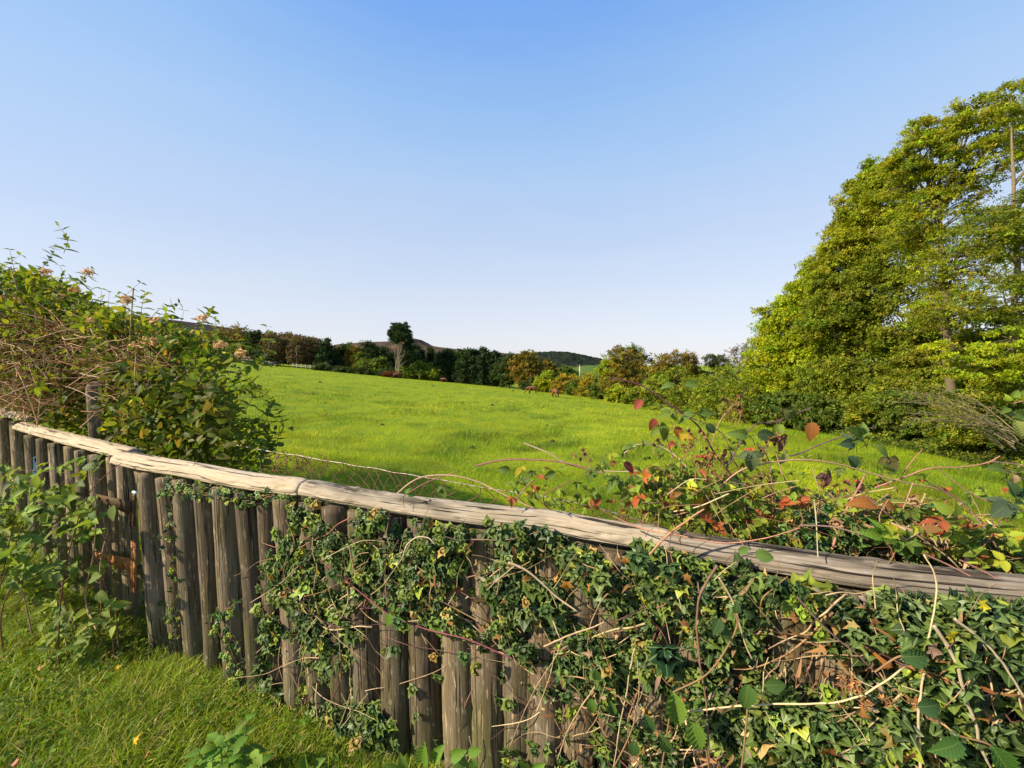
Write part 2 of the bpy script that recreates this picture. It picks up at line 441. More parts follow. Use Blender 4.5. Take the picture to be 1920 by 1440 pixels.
ANCH = [(360, 668, 100), (515, 684, 102), (640, 698, 106), (740, 707, 108), (830, 715, 108), (900, 719, 106), (1000, 731, 98), (1060, 737, 92), (1100, 743, 84), (1180, 753, 66), (1300, 775, 42), (1400, 792, 30), (1500, 806, 23), (1600, 822, 19), (1750, 852, 14.5), (1920, 905, 10.5),
        (600, 800, 17), (560, 880, 6.8), (900, 800, 20), (1000, 745, 70), (700, 735, 55), (1300, 850, 11), (1600, 930, 6.2), (450, 700, 80)]
A_ = np.array([[1, at(x, y, Y)[0], Y] for x, y, Y in ANCH]); zt = np.array([at(x, y, Y)[2] for x, y, Y in ANCH])
coef = np.linalg.lstsq(A_, zt, rcond=None)[0]
res = zt - A_ @ coef
an_az = np.array([(x - 960) / F for x, y, Y in ANCH]); an_ly = np.log([Y for x, y, Y in ANCH])
def zf(X, Y):
    X = np.asarray(X, float); Y = np.asarray(Y, float); X, Y = np.broadcast_arrays(X, Y)
    Xc = np.clip(X, -95, 30); Yc = np.clip(Y, 0, 115)
    z = coef[0] + coef[1] * Xc + coef[2] * Yc
    Yp = np.maximum(Y, 2.0)
    az = X / Yp; ly = np.log(Yp)
    wt = np.exp(-((az[..., None] - an_az) / .22) ** 2 - ((ly[..., None] - an_ly) / .45) ** 2)
    z = z + (wt * res).sum(-1) / (wt.sum(-1) + .12)
    d = np.sqrt(X * X + Y * Y)
    z = z + .10 * (fbm(np.stack([X * .28, Y * .28, 0 * X], -1), 3) - .5) * smooth((d - 3) / 5) + .5 * (fbm(np.stack([X * .04, Y * .04, 0 * X + 5], -1), 2) - .5) * smooth((d - 15) / 60)
    far = smooth((d - 135) / 700)
    z = z * (1 - far) + (-38) * far
    v = smooth((Y - fenceY(X) + .1) / 1.6)       # the verge on this side of the fence is level
    v = v * smooth((d - 0.5) / 1.0)
    zn = .03 * (fbm(np.stack([X * 1.3, Y * 1.3, 0 * X], -1), 3) - .5)
    return zn * (1 - v) + z * v

# ground sheet
def ground_mat():
    m, nt, b = new_mat('turf')
    g = N_(nt, 'ShaderNodeNewGeometry').outputs['Position']
    n1 = noise(nt, g, .09, 3); n2 = noise(nt, mapv(nt, g, (1, .55, 1)), .8, 5, .6); n3 = noise(nt, g, 9, 6, .7); n4 = noise(nt, g, 60, 3)
    c = mixc(nt, ramp(nt, n1, [(.35, 0.), (.65, 1.)]), (.235, .285, .003), (.285, .315, .003))
    c = mixc(nt, math_(nt, 'MULTIPLY', ramp(nt, n2, [(.46, 0.), (.60, 1.)]), .7), c, (.10, .19, .004))
    c = mixc(nt, math_(nt, 'MULTIPLY', ramp(nt, n3, [(.42, 0.), (.62, 1.)]), .4), c, (.13, .21, .004))
    c = mixc(nt, math_(nt, 'MULTIPLY', ramp(nt, n4, [(.4, 0.), (.6, 1.)]), .25), c, (.20, .24, .03))
    sx = N_(nt, 'ShaderNodeSeparateXYZ'); nt.links.new(g, sx.inputs[0])
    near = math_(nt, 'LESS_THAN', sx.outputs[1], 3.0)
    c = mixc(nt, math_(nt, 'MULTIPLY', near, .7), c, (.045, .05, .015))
    nt.links.new(c, b.inputs['Base Color']); b.inputs['Roughness'].default_value = .9; b.inputs['Specular IOR Level'].default_value = .1
    h = math_(nt, 'ADD', math_(nt, 'MULTIPLY', n2, 1.0), math_(nt, 'ADD', math_(nt, 'MULTIPLY', n3, .4), math_(nt, 'MULTIPLY', n4, .08)))
    nt.links.new(bump(nt, h, .9, .12), b.inputs['Normal'])
    return m
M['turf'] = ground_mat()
n = 520
t = np.linspace(-1, 1, n); gx = 6000 * np.sinh(9.6 * t) / math.sinh(9.6)
X, Y = np.meshgrid(gx, gx + 2.0)
V = np.stack([X, Y, zf(X, Y)], -1).reshape(-1, 3)
i = np.arange(n * n).reshape(n, n)
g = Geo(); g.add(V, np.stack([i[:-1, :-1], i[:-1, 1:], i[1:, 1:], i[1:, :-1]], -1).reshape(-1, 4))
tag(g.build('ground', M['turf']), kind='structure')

# ------------------------------------------------------------------ hills far off
def hill_mat(name, c1, c2, c3, s1, s2, bd):
    m, nt, b = new_mat(name)
    g = N_(nt, 'ShaderNodeNewGeometry').outputs['Position']
    n1 = noise(nt, mapv(nt, g, (1, 1, 3)), s1, 5, .6); n2 = noise(nt, mapv(nt, g, (1, 1, 2)), s2, 5, .65)
    c = mixc(nt, ramp(nt, n1, [(.4, 0.), (.6, 1.)]), c1, c2)
    c = mixc(nt, ramp(nt, n2, [(.45, 0.), (.62, 1.)]), c, c3)
    nt.links.new(c, b.inputs['Base Color']); b.inputs['Roughness'].default_value = 1; b.inputs['Specular IOR Level'].default_value = 0
    nt.links.new(bump(nt, n2, 1, bd), b.inputs['Normal'])
    return m
def hill(name, crest, D, mat, rough=3, depth=.45, nx=260, ny=60, base=-45, rocks=None, fine=0):
    px = np.linspace(crest[0][0], crest[-1][0], nx); cy = np.array(crest, float)
    py = np.interp(px, cy[:, 0], cy[:, 1])
    k = np.ones(9) / 9; py = np.convolve(np.pad(py, 4, 'edge'), k, 'valid')
    top = at(px, py, D)
    v = np.linspace(0, 1, ny)
    Vs = np.empty((ny, nx, 3))
    for j, t_ in enumerate(v):
        Yj = D * (1 - depth + depth * t_ / .75) if t_ < .75 else D * (1 + depth * 1.2 * (t_ - .75) / .25)
        e = smooth(t_ / .75) if t_ < .75 else 1 - smooth((t_ - .75) / .25)
        e = e ** .8
        xj = top[:, 0] * (1 + .0 * (Yj / D))
        z = base + (top[:, 2] - base) * e
        Vs[j] = np.stack([xj, np.full(nx, Yj), z], -1)
    nz = fbm(Vs * np.array([1 / 90., 1 / 90., 0]) + 3, 4) - .5
    Vs[..., 2] += nz * rough * 4 * np.minimum(1, np.abs(v - .75) * 4)[:, None] + fine * (fbm(Vs * np.array([1 / 9., 1 / 9., 0]), 2) - .5)
    if rocks is not None: rocks(Vs)
    i = np.arange(nx * ny).reshape(ny, nx)
    g = Geo(); g.add(Vs.reshape(-1, 3), np.stack([i[:-1, :-1], i[:-1, 1:], i[1:, 1:], i[1:, :-1]], -1).reshape(-1, 4))
    return tag(g.build(name, mat), kind='structure')
M['moor'] = hill_mat('moor', (.050, .038, .042), (.058, .040, .042), (.038, .034, .034), .006, .03, 4)
M['tor'] = hill_mat('tor_moor', (.125, .072, .045), (.085, .060, .042), (.055, .048, .038), .006, .02, 4)
M['woodhill'] = hill_mat('wooded_hill', (.020, .028, .020), (.030, .036, .022), (.012, .018, .014), .01, .05, 8)
M['pasture'] = hill_mat('far_pasture', (.07, .12, .03), (.06, .10, .02), (.09, .13, .03), .005, .02, 1)
hill('hill', [(-700, 560), (-300, 555), (0, 560), (200, 582), (300, 597), (350, 603), (420, 613), (470, 626), (520, 640), (600, 662), (680, 690)], 1500, M['moor'])
hill('hill', [(560, 680), (620, 655), (660, 645), (700, 642), (740, 641), (765, 641), (776, 638), (785, 635), (793, 640), (802, 645), (815, 650), (860, 655), (900, 658), (960, 664), (1000, 669), (1060, 682), (1150, 700)], 2100, M['tor'], nx=500, fine=5)
hill('hill', [(840, 690), (880, 676), (930, 668), (960, 665), (1000, 662), (1030, 660), (1055, 660), (1080, 665), (1110, 671), (1130, 676), (1200, 688), (1350, 700), (1600, 705)], 1300, M['woodhill'], nx=600, ny=140, fine=9)
hill('pasture', [(1030, 700), (1070, 690), (1100, 685), (1130, 684), (1200, 686), (1300, 700)], 800, M['pasture'], rough=.5)

# ------------------------------------------------------------------ fence: rails and pales
def resample(P, step):
    d = np.concatenate([[0], np.cumsum(np.linalg.norm(np.diff(P, axis=0), axis=1))])
    s = np.arange(0, d[-1], step)
    return np.stack([np.interp(s, d, P[:, k]) for k in range(3)], -1), s
def sweep_rail(name, P, mat, parent, wid=.105, hgt=.085, seed=0, step=.006, nseg=52, knots=(), patches=()):
    """half-round log: round top, flatter underside, cracked along the grain"""
    P, s = resample(P, step)
    T = unit(np.gradient(P, axis=0)); side = unit(np.cross(T, [0, 0, 1.])); up = np.cross(side, T)
    th = np.linspace(0, 2 * math.pi, nseg, endpoint=False)
    cx = np.cos(th); cy = np.sin(th); cy = np.where(cy < 0, cy * .42, cy)
    S, TH = np.meshgrid(s, th, indexing='ij')
    q = np.stack([S * 1.6 + seed, np.cos(TH) * 1.2 + 9, np.sin(TH) * 1.2], -1)
    r = 1 + .26 * (fbm(q, 3) - .5)
    colr = np.ones_like(r)
    fine = fbm(np.stack([S * 4, TH * 9, np.full_like(S, seed)], -1), 3)
    r += .09 * (fine - .5) + .05 * (vnoise(np.stack([S * 2.5, TH * 22, np.full_like(S, seed + 9)], -1)) - .5)
    for k in range(5):
        cn = vnoise(np.stack([S * 1.1 + 11 * k, TH * (3.2 + k) + .8 * vnoise(np.stack([S * 2.2, S * 0, S * 0 + k], -1)), np.full_like(S, seed + 3.3 * k)], -1))
        r -= .13 * np.clip(1 - np.abs(cn - .5) / .022, 0, 1) * smooth((vnoise(np.stack([S * 1.3 + 5, TH * 0 + k, S * 0 + seed], -1)) - .42) * 8)
    for ks, kt, kr in knots:
        kt = kt
        dd = np.sqrt(((S - ks) / kr) ** 2 + ((TH - kt) * wid * .5 / kr) ** 2)
        r += .10 * np.exp(-(dd - .6) ** 2 * 9) - .12 * np.exp(-(dd) ** 2 * 6)
        colr *= 1 - .62 * np.exp(-(dd / .55) ** 2) - .30 * np.clip(np.cos(dd * 12), 0, 1) * np.exp(-(dd / 1.2) ** 2)
    jag = smooth((vnoise(np.stack([S * 7, S * 0, np.full_like(S, seed)], -1)) - .5) * 4) * np.clip(1 - np.abs(TH - 2.4) / .25, 0, 1); r -= .09 * jag
    for ps, pt, pl_, pw in patches:
        m_ = np.exp(-((S - ps) / pl_) ** 2 - ((TH - pt) / pw) ** 2) * smooth((fbm(np.stack([S * 14, TH * 4, S * 0 + seed], -1), 3) - .36) * 5); colr *= 1 - .72 * np.clip(m_ * 1.3, 0, 1)
    endt = np.minimum(s, s[-1] - s); er = (1 - .12 * np.exp(-endt / .012))[:, None]
    r = r * er
    V = P[:, None] + side[:, None] * (cx[None] * r * wid / 2)[..., None] + up[:, None] * (cy[None] * r * hgt * .62)[..., None]
    ns = len(s); i = np.arange(ns * nseg).reshape(ns, nseg)
    a, b = i[:-1], i[1:]
    Fq = np.stack([a, b, np.roll(b, -1, 1), np.roll(a, -1, 1)], -1).reshape(-1, 4)
    uv = np.stack([S, TH * wid / 2, np.full_like(S, seed)], -1)
    g = Geo(); g.add(V.reshape(-1, 3), Fq, np.repeat(colr.reshape(-1, 1), 3, 1), uv)
    # end grain
    for e, flip in ((0, 0), (ns - 1, 1)):
        ring = i[e]; c = P[e] + (T[e] * (.004 if e else -.004))
        g.add([c], [], (1, 1, 1), [[0, 0, seed]])
        ci = g.n - 1
        tr = np.stack([ring, np.roll(ring, -1), np.full(nseg, ci)], -1)
        g.Fs.setdefault(3, []).append(tr if flip == 0 else tr[:, ::-1])
    return g.build(name, mat, parent)
def pale(parent, base, top, wid, nrm, seed, mat=None, tone=1.0):
    """one half-round pale, bark side to the camera"""
    base = np.asarray(base, float); top = np.asarray(top, float)
    K, ns = 40, 22
    ax = unit(top - base); nrm = unit(nrm - ax * np.dot(nrm, ax)); side = np.cross(nrm, ax)
    tt = np.linspace(0, 1, K); L = np.linalg.norm(top - base)
    th = np.linspace(0, 2 * math.pi, ns, endpoint=False)
    TT, TH = np.meshgrid(tt, th, indexing='ij')
    q = np.stack([TT * 2.2 + seed, np.cos(TH) + 4, np.sin(TH) + seed], -1)
    r = 1 + .14 * (fbm(q, 3) - .5) + .05 * (fbm(np.stack([TT * 3, TH * 6, TT * 0 + seed], -1), 2) - .5)
    cn = vnoise(np.stack([TT * 1.2, TH * 3.0, TT * 0 + seed * 1.7], -1)); r -= .10 * np.clip(1 - np.abs(cn - .5) / .03, 0, 1)
    cx = np.cos(TH); cy = np.sin(TH); cy = np.where(cy < 0, cy * .75, cy * .92)
    bend = .012 * math.sin(seed * 7) * np.sin(math.pi * TT)
    cen = base + (top - base) * TT[..., None] + side * bend[..., None]
    V = cen + side * (cx * r * wid / 2)[..., None] + nrm * (cy * r * wid / 2)[..., None]
    i = np.arange(K * ns).reshape(K, ns); a, b = i[:-1], i[1:]
    Fq = np.stack([a, np.roll(a, -1, 1), np.roll(b, -1, 1), b], -1).reshape(-1, 4)
    g = Geo(); v = rng.uniform(.62, 1.35) * tone
    g.add(V.reshape(-1, 3), [Fq], (v, v, v), np.stack([TT * L, TH * wid / 2, TT * 0 + seed * 3.1], -1))
    g.Fs.setdefault(ns, []).append(i[-1:].copy())
    return g.build('pale', mat or M['pale'], parent)

def pale_row(parent, P, x0, x1, lean_fn, ztop=.985, seed0=0, tone=1.0, back=0.0, skip=()):
    Pr, s = resample(P, .01)
    pxs = 960 + F * Pr[:, 0] / Pr[:, 1]
    k = 0; xc = x0
    out = []
    while xc < x1:
        q = float(np.interp(xc, pxs, s)); pitch = float(np.interp(xc, [-560, 0, 210, 280, 380, 500, 600, 700, 800, 900, 1000, 1200, 1500, 1900, 2500], [17, 24, 25, 33, 38, 42, 47, 54, 60, 62, 66, 76, 90, 98, 110]))
        i_ = min(int(q / .01), len(Pr) - 2); T = unit(Pr[min(i_ + 5, len(Pr) - 1)] - Pr[max(i_ - 5, 0)]); T[2] = 0
        nrm = unit(np.array([T[1], -T[0], 0]))
        c = Pr[i_].copy(); wd = min(pitch * 1.13 * c[1] / F, .142) * rng.uniform(.92, 1.06); px_ = 960 + F * c[0] / c[1]
        top = c + nrm * (.006 + rng.normal() * .006 - back); top[2] = ztop + rng.normal() * .003
        ln = lean_fn(px_) + rng.normal() * .007
        bot = top.copy() + T * ln + nrm * (.02 + rng.normal() * .008); bot[2] = float(zf(bot[0], bot[1])) - .06
        if k not in skip: out.append(pale(parent, bot, top, wd, nrm, seed0 + k * 1.37, tone=tone))
        xc += pitch * rng.uniform(.94, 1.07); k += 1
    return out

fence = thing('palisade_fence', 'long palisade fence of dark half-round posts under a cracked log rail, partly hidden by ivy', 'fence', (main_path[0][0], main_path[0][1], 0))
mp = main_path
dxs = 960 + F * mp[:, 0] / mp[:, 1]
i1 = int(np.searchsorted(dxs, 566)); i2 = int(np.searchsorted(dxs, 1265))
r1 = sweep_rail('rail', mp[:i1 + 1], M['railend'], fence, .112, .085, 2.0, step=.005, nseg=64, knots=((.33, 2.0, .012), (.75, 1.3, .014), (1.02, 2.5, .016)), patches=((.1, 2.4, .12, .8),))
r1['label'] = 'honey coloured rail length with rounded end beside the gate'
r2 = sweep_rail('rail', mp[i1 + 2:i2], M['rail'], fence, .098, .082, 5.0, step=.0035, nseg=72, knots=((.95, 2.7, .022), (.3, 1.8, .012)), patches=((.20, 1.7, .10, .6), (.30, 1.2, .08, .5), (.02, 2.0, .07, .7), (.62, 1.0, .10, .35), (.05, 1.1, .06, .4)))
r2['label'] = 'pale silvery cracked rail length with dark patches'
r3 = sweep_rail('rail', mp[i2 - 40:] + np.array([0, 0, -.004]), M['raildark'], fence, .094, .080, 8.0, step=.0035, nseg=64, knots=((.58, 2.45, .034), (.95, 1.2, .03)), patches=((.35, 1.5, .3, .35), (.75, 1.2, .2, .4), (.2, 2.8, .1, .3)))
r3['label'] = 'grey-brown deeply split rail length with a knot'
lean = lambda px: np.interp(px, [200, 400, 760, 1200, 2000], [.085, .075, .03, .0, -.02])
pale_row(fence, mp, 277, 2500, lean, seed0=1)
# the thick hanging post right beside the hinges
i_ = int(np.searchsorted(dxs, 246)); c = mp[i_]
hang = pale(fence, [c[0] + .10, c[1] + .05, -.05], [c[0] + .03, c[1] + .05, .985], .15, np.array([-.5, -.86, 0]), 31.0, M['pale'])
hang.name = 'hanging_post'
# a back rail low on the field side
g = Geo(); bp, _ = resample(mp, .05); bp = bp.copy(); T = unit(np.gradient(bp, axis=0)); nb = np.stack([-T[:, 1], T[:, 0], 0 * T[:, 0]], -1)
q = bp + nb * .06; q[:, 2] = .32
tubes(g, q, .035, 10, (1, 1, 1)); g.build('back_rail', M['pale'], fence)

gate = thing('wooden_gate', 'wooden palisade gate on two rusty strap hinges, half hidden by bramble', 'gate', (gate_path[-1][0], gate_path[-1][1], 0))
gr = sweep_rail('rail', gate_path, M['railend'], gate, .115, .08, 14.0, knots=((.5, 1.9, .014), (.95, 2.1, .016), (1.1, 1.3, .012), (1.6, 1.7, .016), (1.75, 2.2, .018)))
pale_row(gate, gate_path, 58, 240, lambda px: .06, seed0=60, tone=1.5)  # raised tone puts the brighter sunlight on the gate pales into their colour
lf = thing('palisade_fence', 'short palisade fence beyond the gate with a bleached log rail, at the left edge', 'fence', (left_path[-1][0], left_path[-1][1], 0))
sweep_rail('rail', left_path, M['railend'], lf, .12, .08, 21.0)
pale_row(lf, left_path, -560, 50, lambda px: .05, seed0=90, tone=1.5)  # same sunlit brightening painted into the pale colour as on the gate

# hinges
def rust_mat():
    m, nt, b = new_mat('rusty_iron')
    tc = N_(nt, 'ShaderNodeTexCoord').outputs['Object']
    n1 = noise(nt, tc, 30, 5, .6); n2 = noise(nt, tc, 140, 3)
    c = mixc(nt, ramp(nt, n1, [(.35, 0.), (.65, 1.)]), (.20, .07, .02), (.52, .21, .05))
    c = mixc(nt, ramp(nt, n2, [(.5, 0.), (.75, .7)]), c, (.05, .022, .012))
    nt.links.new(c, b.inputs['Base Color']); b.inputs['Roughness'].default_value = .8; b.inputs['Metallic'].default_value = .1
    nt.links.new(bump(nt, n2, .5, .002), b.inputs['Normal']); return m
M['rust'] = rust_mat()
m_, nt_, b_ = new_mat('screw_head'); b_.inputs['Base Color'].default_value = (.03, .018, .012, 1); b_.inputs['Roughness'].default_value = .7; M['screw'] = m_
def boxv(c, ax, ay, az, hx, hy, hz, tap=1.0):
    V = []
    for sx_ in (-1, 1):
        for sy_ in (-1, 1):
            for sz_ in (-1, 1):
                k = tap if sx_ < 0 else 1.0
                V.append(c + ax * sx_ * hx + ay * sy_ * hy * k + az * sz_ * hz)
    return np.array(V), np.array([[0, 1, 3, 2], [4, 6, 7, 5], [0, 4, 5, 1], [2, 3, 7, 6], [0, 2, 6, 4], [1, 5, 7, 3]])
M['rust_dull'] = bark_mat('dull_rusty_iron', (.10, .06, .03), (.22, .13, .06), .8, (30, 60, 30), .4)
def hinge(pxc, pyt, pyb, strap_px, strap_py0, strap_py1, Y0, lab, rusty):
    rm = M['rust'] if rusty > .9 else M['rust_dull']
    h = bpy.data.objects.new('hinge', None); COL.objects.link(h); h.parent = gate; h['label'] = lab
    c = at(pxc, (pyt + pyb) / 2, Y0); h.location = c - np.array(gate.location)
    t_ = at(pxc, pyt, Y0); b2 = at(pxc, pyb, Y0)
    out = unit(np.array([-.5, -.86, 0])); alongv = np.array([.86, -.5, 0]); upv = unit(t_ - b2)
    org = c
    def B(g, name, mat):
        o = g.build(name, mat, None, origin=org); o.parent = h; o.location = (0, 0, 0); return o
    H = np.linalg.norm(t_ - b2) / 2
    g = Geo(); tubes(g, np.array([b2 - alongv * .006, t_ - alongv * .006]), .009, 12, cap=True); B(g, 'knuckle', rm)
    g = Geo(); v, f = boxv(c + alongv * .018, alongv, upv, out, .021, H * .98, .003); g.add(v, f); B(g, 'leaf_plate', rm)
    e = at(strap_px, strap_py1, Y0 + .26)
    ax = unit(e - c); L = np.linalg.norm(e - c)
    g = Geo(); v, f = boxv(c - alongv * .012 + ax * L / 2, -ax, unit(upv - ax * np.dot(upv, ax)), out, L / 2, .040, .003, .40)
    v2 = v; g.add(v2, f); B(g, 'strap', rm)
    for q in (.14, .36, .62, .85):
        g = Geo(); p = c - alongv * .012 + ax * L * q + out * .003; tubes(g, np.array([p, p + out * .003]), .0055, 8, cap=True); B(g, 'screw', M['screw'])
    for q in (-.75, -.25, .3, .8):
        g = Geo(); p = c + alongv * .02 + upv * H * q + out * .003; tubes(g, np.array([p, p + out * .003]), .0045, 8, cap=True); B(g, 'screw', M['screw'])
Yh = float(wall(248)) - .055
hinge(248, 924, 985, 180, 928, 931, Yh, 'upper strap hinge, dull brown', .6)
hinge(250, 1014, 1110, 175, 1040, 1040, Yh, 'lower strap hinge, bright orange rust', 1)

# pale blue peg on the upper hinge, blue twine, rusty latch block
m_, nt_, b_ = new_mat('blue_plastic'); b_.inputs['Base Color'].default_value = (.16, .42, .62, 1); b_.inputs['Roughness'].default_value = .45; M['blue'] = m_
m_, nt_, b_ = new_mat('pale_plastic'); b_.inputs['Base Color'].default_value = (.45, .62, .62, 1); b_.inputs['Roughness'].default_value = .4; M['pblue'] = m_
g = Geo(); p = at(252, 923, Yh - .02); al = np.array([.86, -.5, 0])
tubes(g, np.array([p - al * .026, p - al * .012, p + al * .012, p + al * .03]), [[.004, .008, .008, .005]], 10, cap=True)
tubes(g, np.array([p + al * .0, p + al * .002 + [0, 0, -.018]]), .004, 8, cap=True)
tag(g.build('plastic_peg', M['pblue'], origin=p), 'small pale blue peg stuck on top of the upper gate hinge', 'peg')
g = Geo()
for k in range(5):
    pts = []; yy = float(wall(66)) - .06
    for q in range(14):
        pts.append(at(68 + 5 * math.sin(q * .7 + k) + rng.normal() * 1.5, 856 + q * 5.4, yy + .01 * math.sin(q + k)))
    tubes(g, spline(pts, 60), .0022, 6)
tag(g.build('twine', M['blue']), 'frayed bright blue twine hanging down the gate boards behind bramble leaves', 'twine')
g = Geo(); p = at(28, 905, float(wall(30)) - .09); al = unit(np.array([.8, -.55, .08]))
v, f = boxv(p, al, np.array([0, 0, 1.]), np.cross(al, [0, 0, 1.]), .085, .032, .016, .7)
g.add(v, f); v, f = boxv(p + al * .04 + [0, -.012, .028], al, np.array([0, 0, 1.]), np.cross(al, [0, 0, 1.]), .05, .008, .012); g.add(v, f)
ob = g.build('gate_latch', M['rust'], origin=p, smooth_=False); bv = ob.modifiers.new('b', 'BEVEL'); bv.width = .004; bv.segments = 2
tag(ob, 'dark rusty latch bar fixed across the boards at the left edge', 'latch')

# post behind the gate, its straining wire, and the wire netting
pp = at(156, 0, 3.25); px_ = pp[0]
post = thing('strainer_post', 'thick grey square-topped wooden post standing in the honeysuckle behind the gate', 'post', (px_, 3.25, float(zf(px_, 3.25))))
topz = at(156, 716, 3.25)[2]
g = Geo(); K = 40
zz = np.linspace(float(zf(px_, 3.25)) - .05, topz, K); corner = np.array([[math.cos(a), math.sin(a)] for a in np.linspace(0, 2 * math.pi, 28, endpoint=False)])
rr = 1 / np.maximum(np.abs(corner).max(1), .80); prof = corner * rr[:, None] * .088
ang = .45; Rm = np.array([[math.cos(ang), -math.sin(ang)], [math.sin(ang), math.cos(ang)]]); prof = prof @ Rm.T
V = np.zeros((K, 28, 3)); 
for k in range(K):
    f_ = 1 - .12 * math.exp(-(topz - zz[k]) / .012)
    V[k, :, :2] = prof * f_ * (1 + .06 * (vnoise(np.stack([np.arange(28) * 1.3, np.full(28, zz[k] * 3), np.zeros(28)], -1)) - .5))[:, None] + [px_, 3.25]
    V[k, :, 2] = zz[k] + .012 * (vnoise(np.stack([prof[:, 0] * 30, prof[:, 1] * 30, np.zeros(28)], -1)) - .5)
i = np.arange(K * 28).reshape(K, 28); a, b = i[:-1], i[1:]
uv = np.stack([V[..., 2], np.broadcast_to(np.arange(28) * .02, (K, 28)), np.zeros((K, 28))], -1)
g.add(V.reshape(-1, 3), [np.stack([a, np.roll(a, -1, 1), np.roll(b, -1, 1), b], -1).reshape(-1, 4)], (1, 1, 1), uv); g.Fs.setdefault(28, []).append(i[-1:])
g.build('post_shaft', M['post'], post)
def steel_mat(name, c, r=.5, met=.6):
    m, nt, b = new_mat(name); tc = attr(nt, 'lc').outputs['Vector']
    n1 = noise(nt, tc, 40, 3)
    nt.links.new(mixc(nt, ramp(nt, n1, [(.4, 0.), (.62, 1.)]), c, (.16, .06, .03)), b.inputs['Base Color'])
    b.inputs['Roughness'].default_value = r; b.inputs['Metallic'].default_value = met; return m
M['wire'] = steel_mat('grey_wire', (.42, .38, .33)); M['rwire'] = steel_mat('rusty_wire', (.20, .085, .045), .8, .1)
w0 = at(166, 749, 3.2); w1 = at(505, 846, 2.35)
g = Geo(); ww = np.array([w0 + (w1 - w0) * t_ + np.array([0, 0, -.05 * math.sin(math.pi * t_)]) for t_ in np.linspace(0, 1, 30)])
tubes(g, ww, .0028, 6)
tag(g.build('fence_wire', steel_mat('taut_wire', (.52, .45, .35), .6, .3)), 'single taut wire running from the grey post down towards the netting', 'wire')

TOPW = [(500, 846, 2.35), (552, 853, 2.3), (610, 864, 2.2), (700, 878, 2.1), (760, 889, 2.0), (830, 900, 1.92), (900, 912, 1.86), (980, 925, 1.78), (1060, 938, 1.7), (1150, 962, 1.62), (1250, 990, 1.55)]
tw = spline([at(*q) for q in TOPW], 400); tw, _s = resample(tw, .01)
net = thing('wire_netting', 'rusty buckled diamond wire netting standing just behind the log rail', 'wire netting', tuple(tw[0] * np.array([1, 1, 0])))
g = Geo(); jj = tw + .006 * (np.stack([vnoise(np.stack([_s * 9, _s * 0, _s * 0 + k], -1)) for k in range(3)], -1) - .5); tubes(g, jj, .0022, 6, cap=True); g.build('top_wire', M['wire'], net)
g = Geo(); P = []
def netp(s, d):      # s along, d down, buckled
    i_ = np.clip(s / .01, 0, len(tw) - 1.001); k = i_.astype(int); f = (i_ - k)[:, None]
    p = tw[k] * (1 - f) + tw[k + 1] * f
    q = np.stack([s * 5, d * 5, s * 0], -1)
    p = p + np.stack([.12 * (vnoise(q) - .5), .12 * (vnoise(q + 9) - .5), .09 * (vnoise(q + 21) - .5)], -1) * smooth(d / .08 + .2)[:, None]
    p[:, 2] -= d; return p
for k, s0 in enumerate(np.arange(-.5, tw.shape[0] * .01, .082)):
    for sg in (1, -1):
        st = (s0 if sg == 1 else s0 + .5) + rng.normal() * .008
        d = np.linspace(0, .55, 40); s = st + sg * d * .85 + .007 * np.sin(d * 50) 
        ok = (s > .02) & (s < tw.shape[0] * .01 - .02)
        if ok.sum() < 6: continue
        s = s[ok]; d = d[ok]
        tt = np.linspace(0, 1, 30); s = np.interp(tt, np.linspace(0, 1, len(s)), s); d = np.interp(tt, np.linspace(0, 1, len(d)), d)
        P.append(netp(s, d))
tubes(g, np.array(P), .0019, 5); g.build('mesh_wires', M['rwire'], net)
# crushed rusty coil at the netting's left end
g = Geo(); P = []
for k in range(26):
    c = at(rng.uniform(488, 600), rng.uniform(852, 885), 2.3)
    d1, d2 = rdir(2); a = np.linspace(0, rng.uniform(1.5, 5), 24); r_ = rng.uniform(.02, .06)
    P.append(c + (np.cos(a)[:, None] * d1 + np.sin(a)[:, None] * d2) * r_ + np.array([.03, 0, -.03]) * a[:, None] * .3)
tubes(g, np.array(P), .002, 5)
g.build('crushed_end', M['rwire'], net)
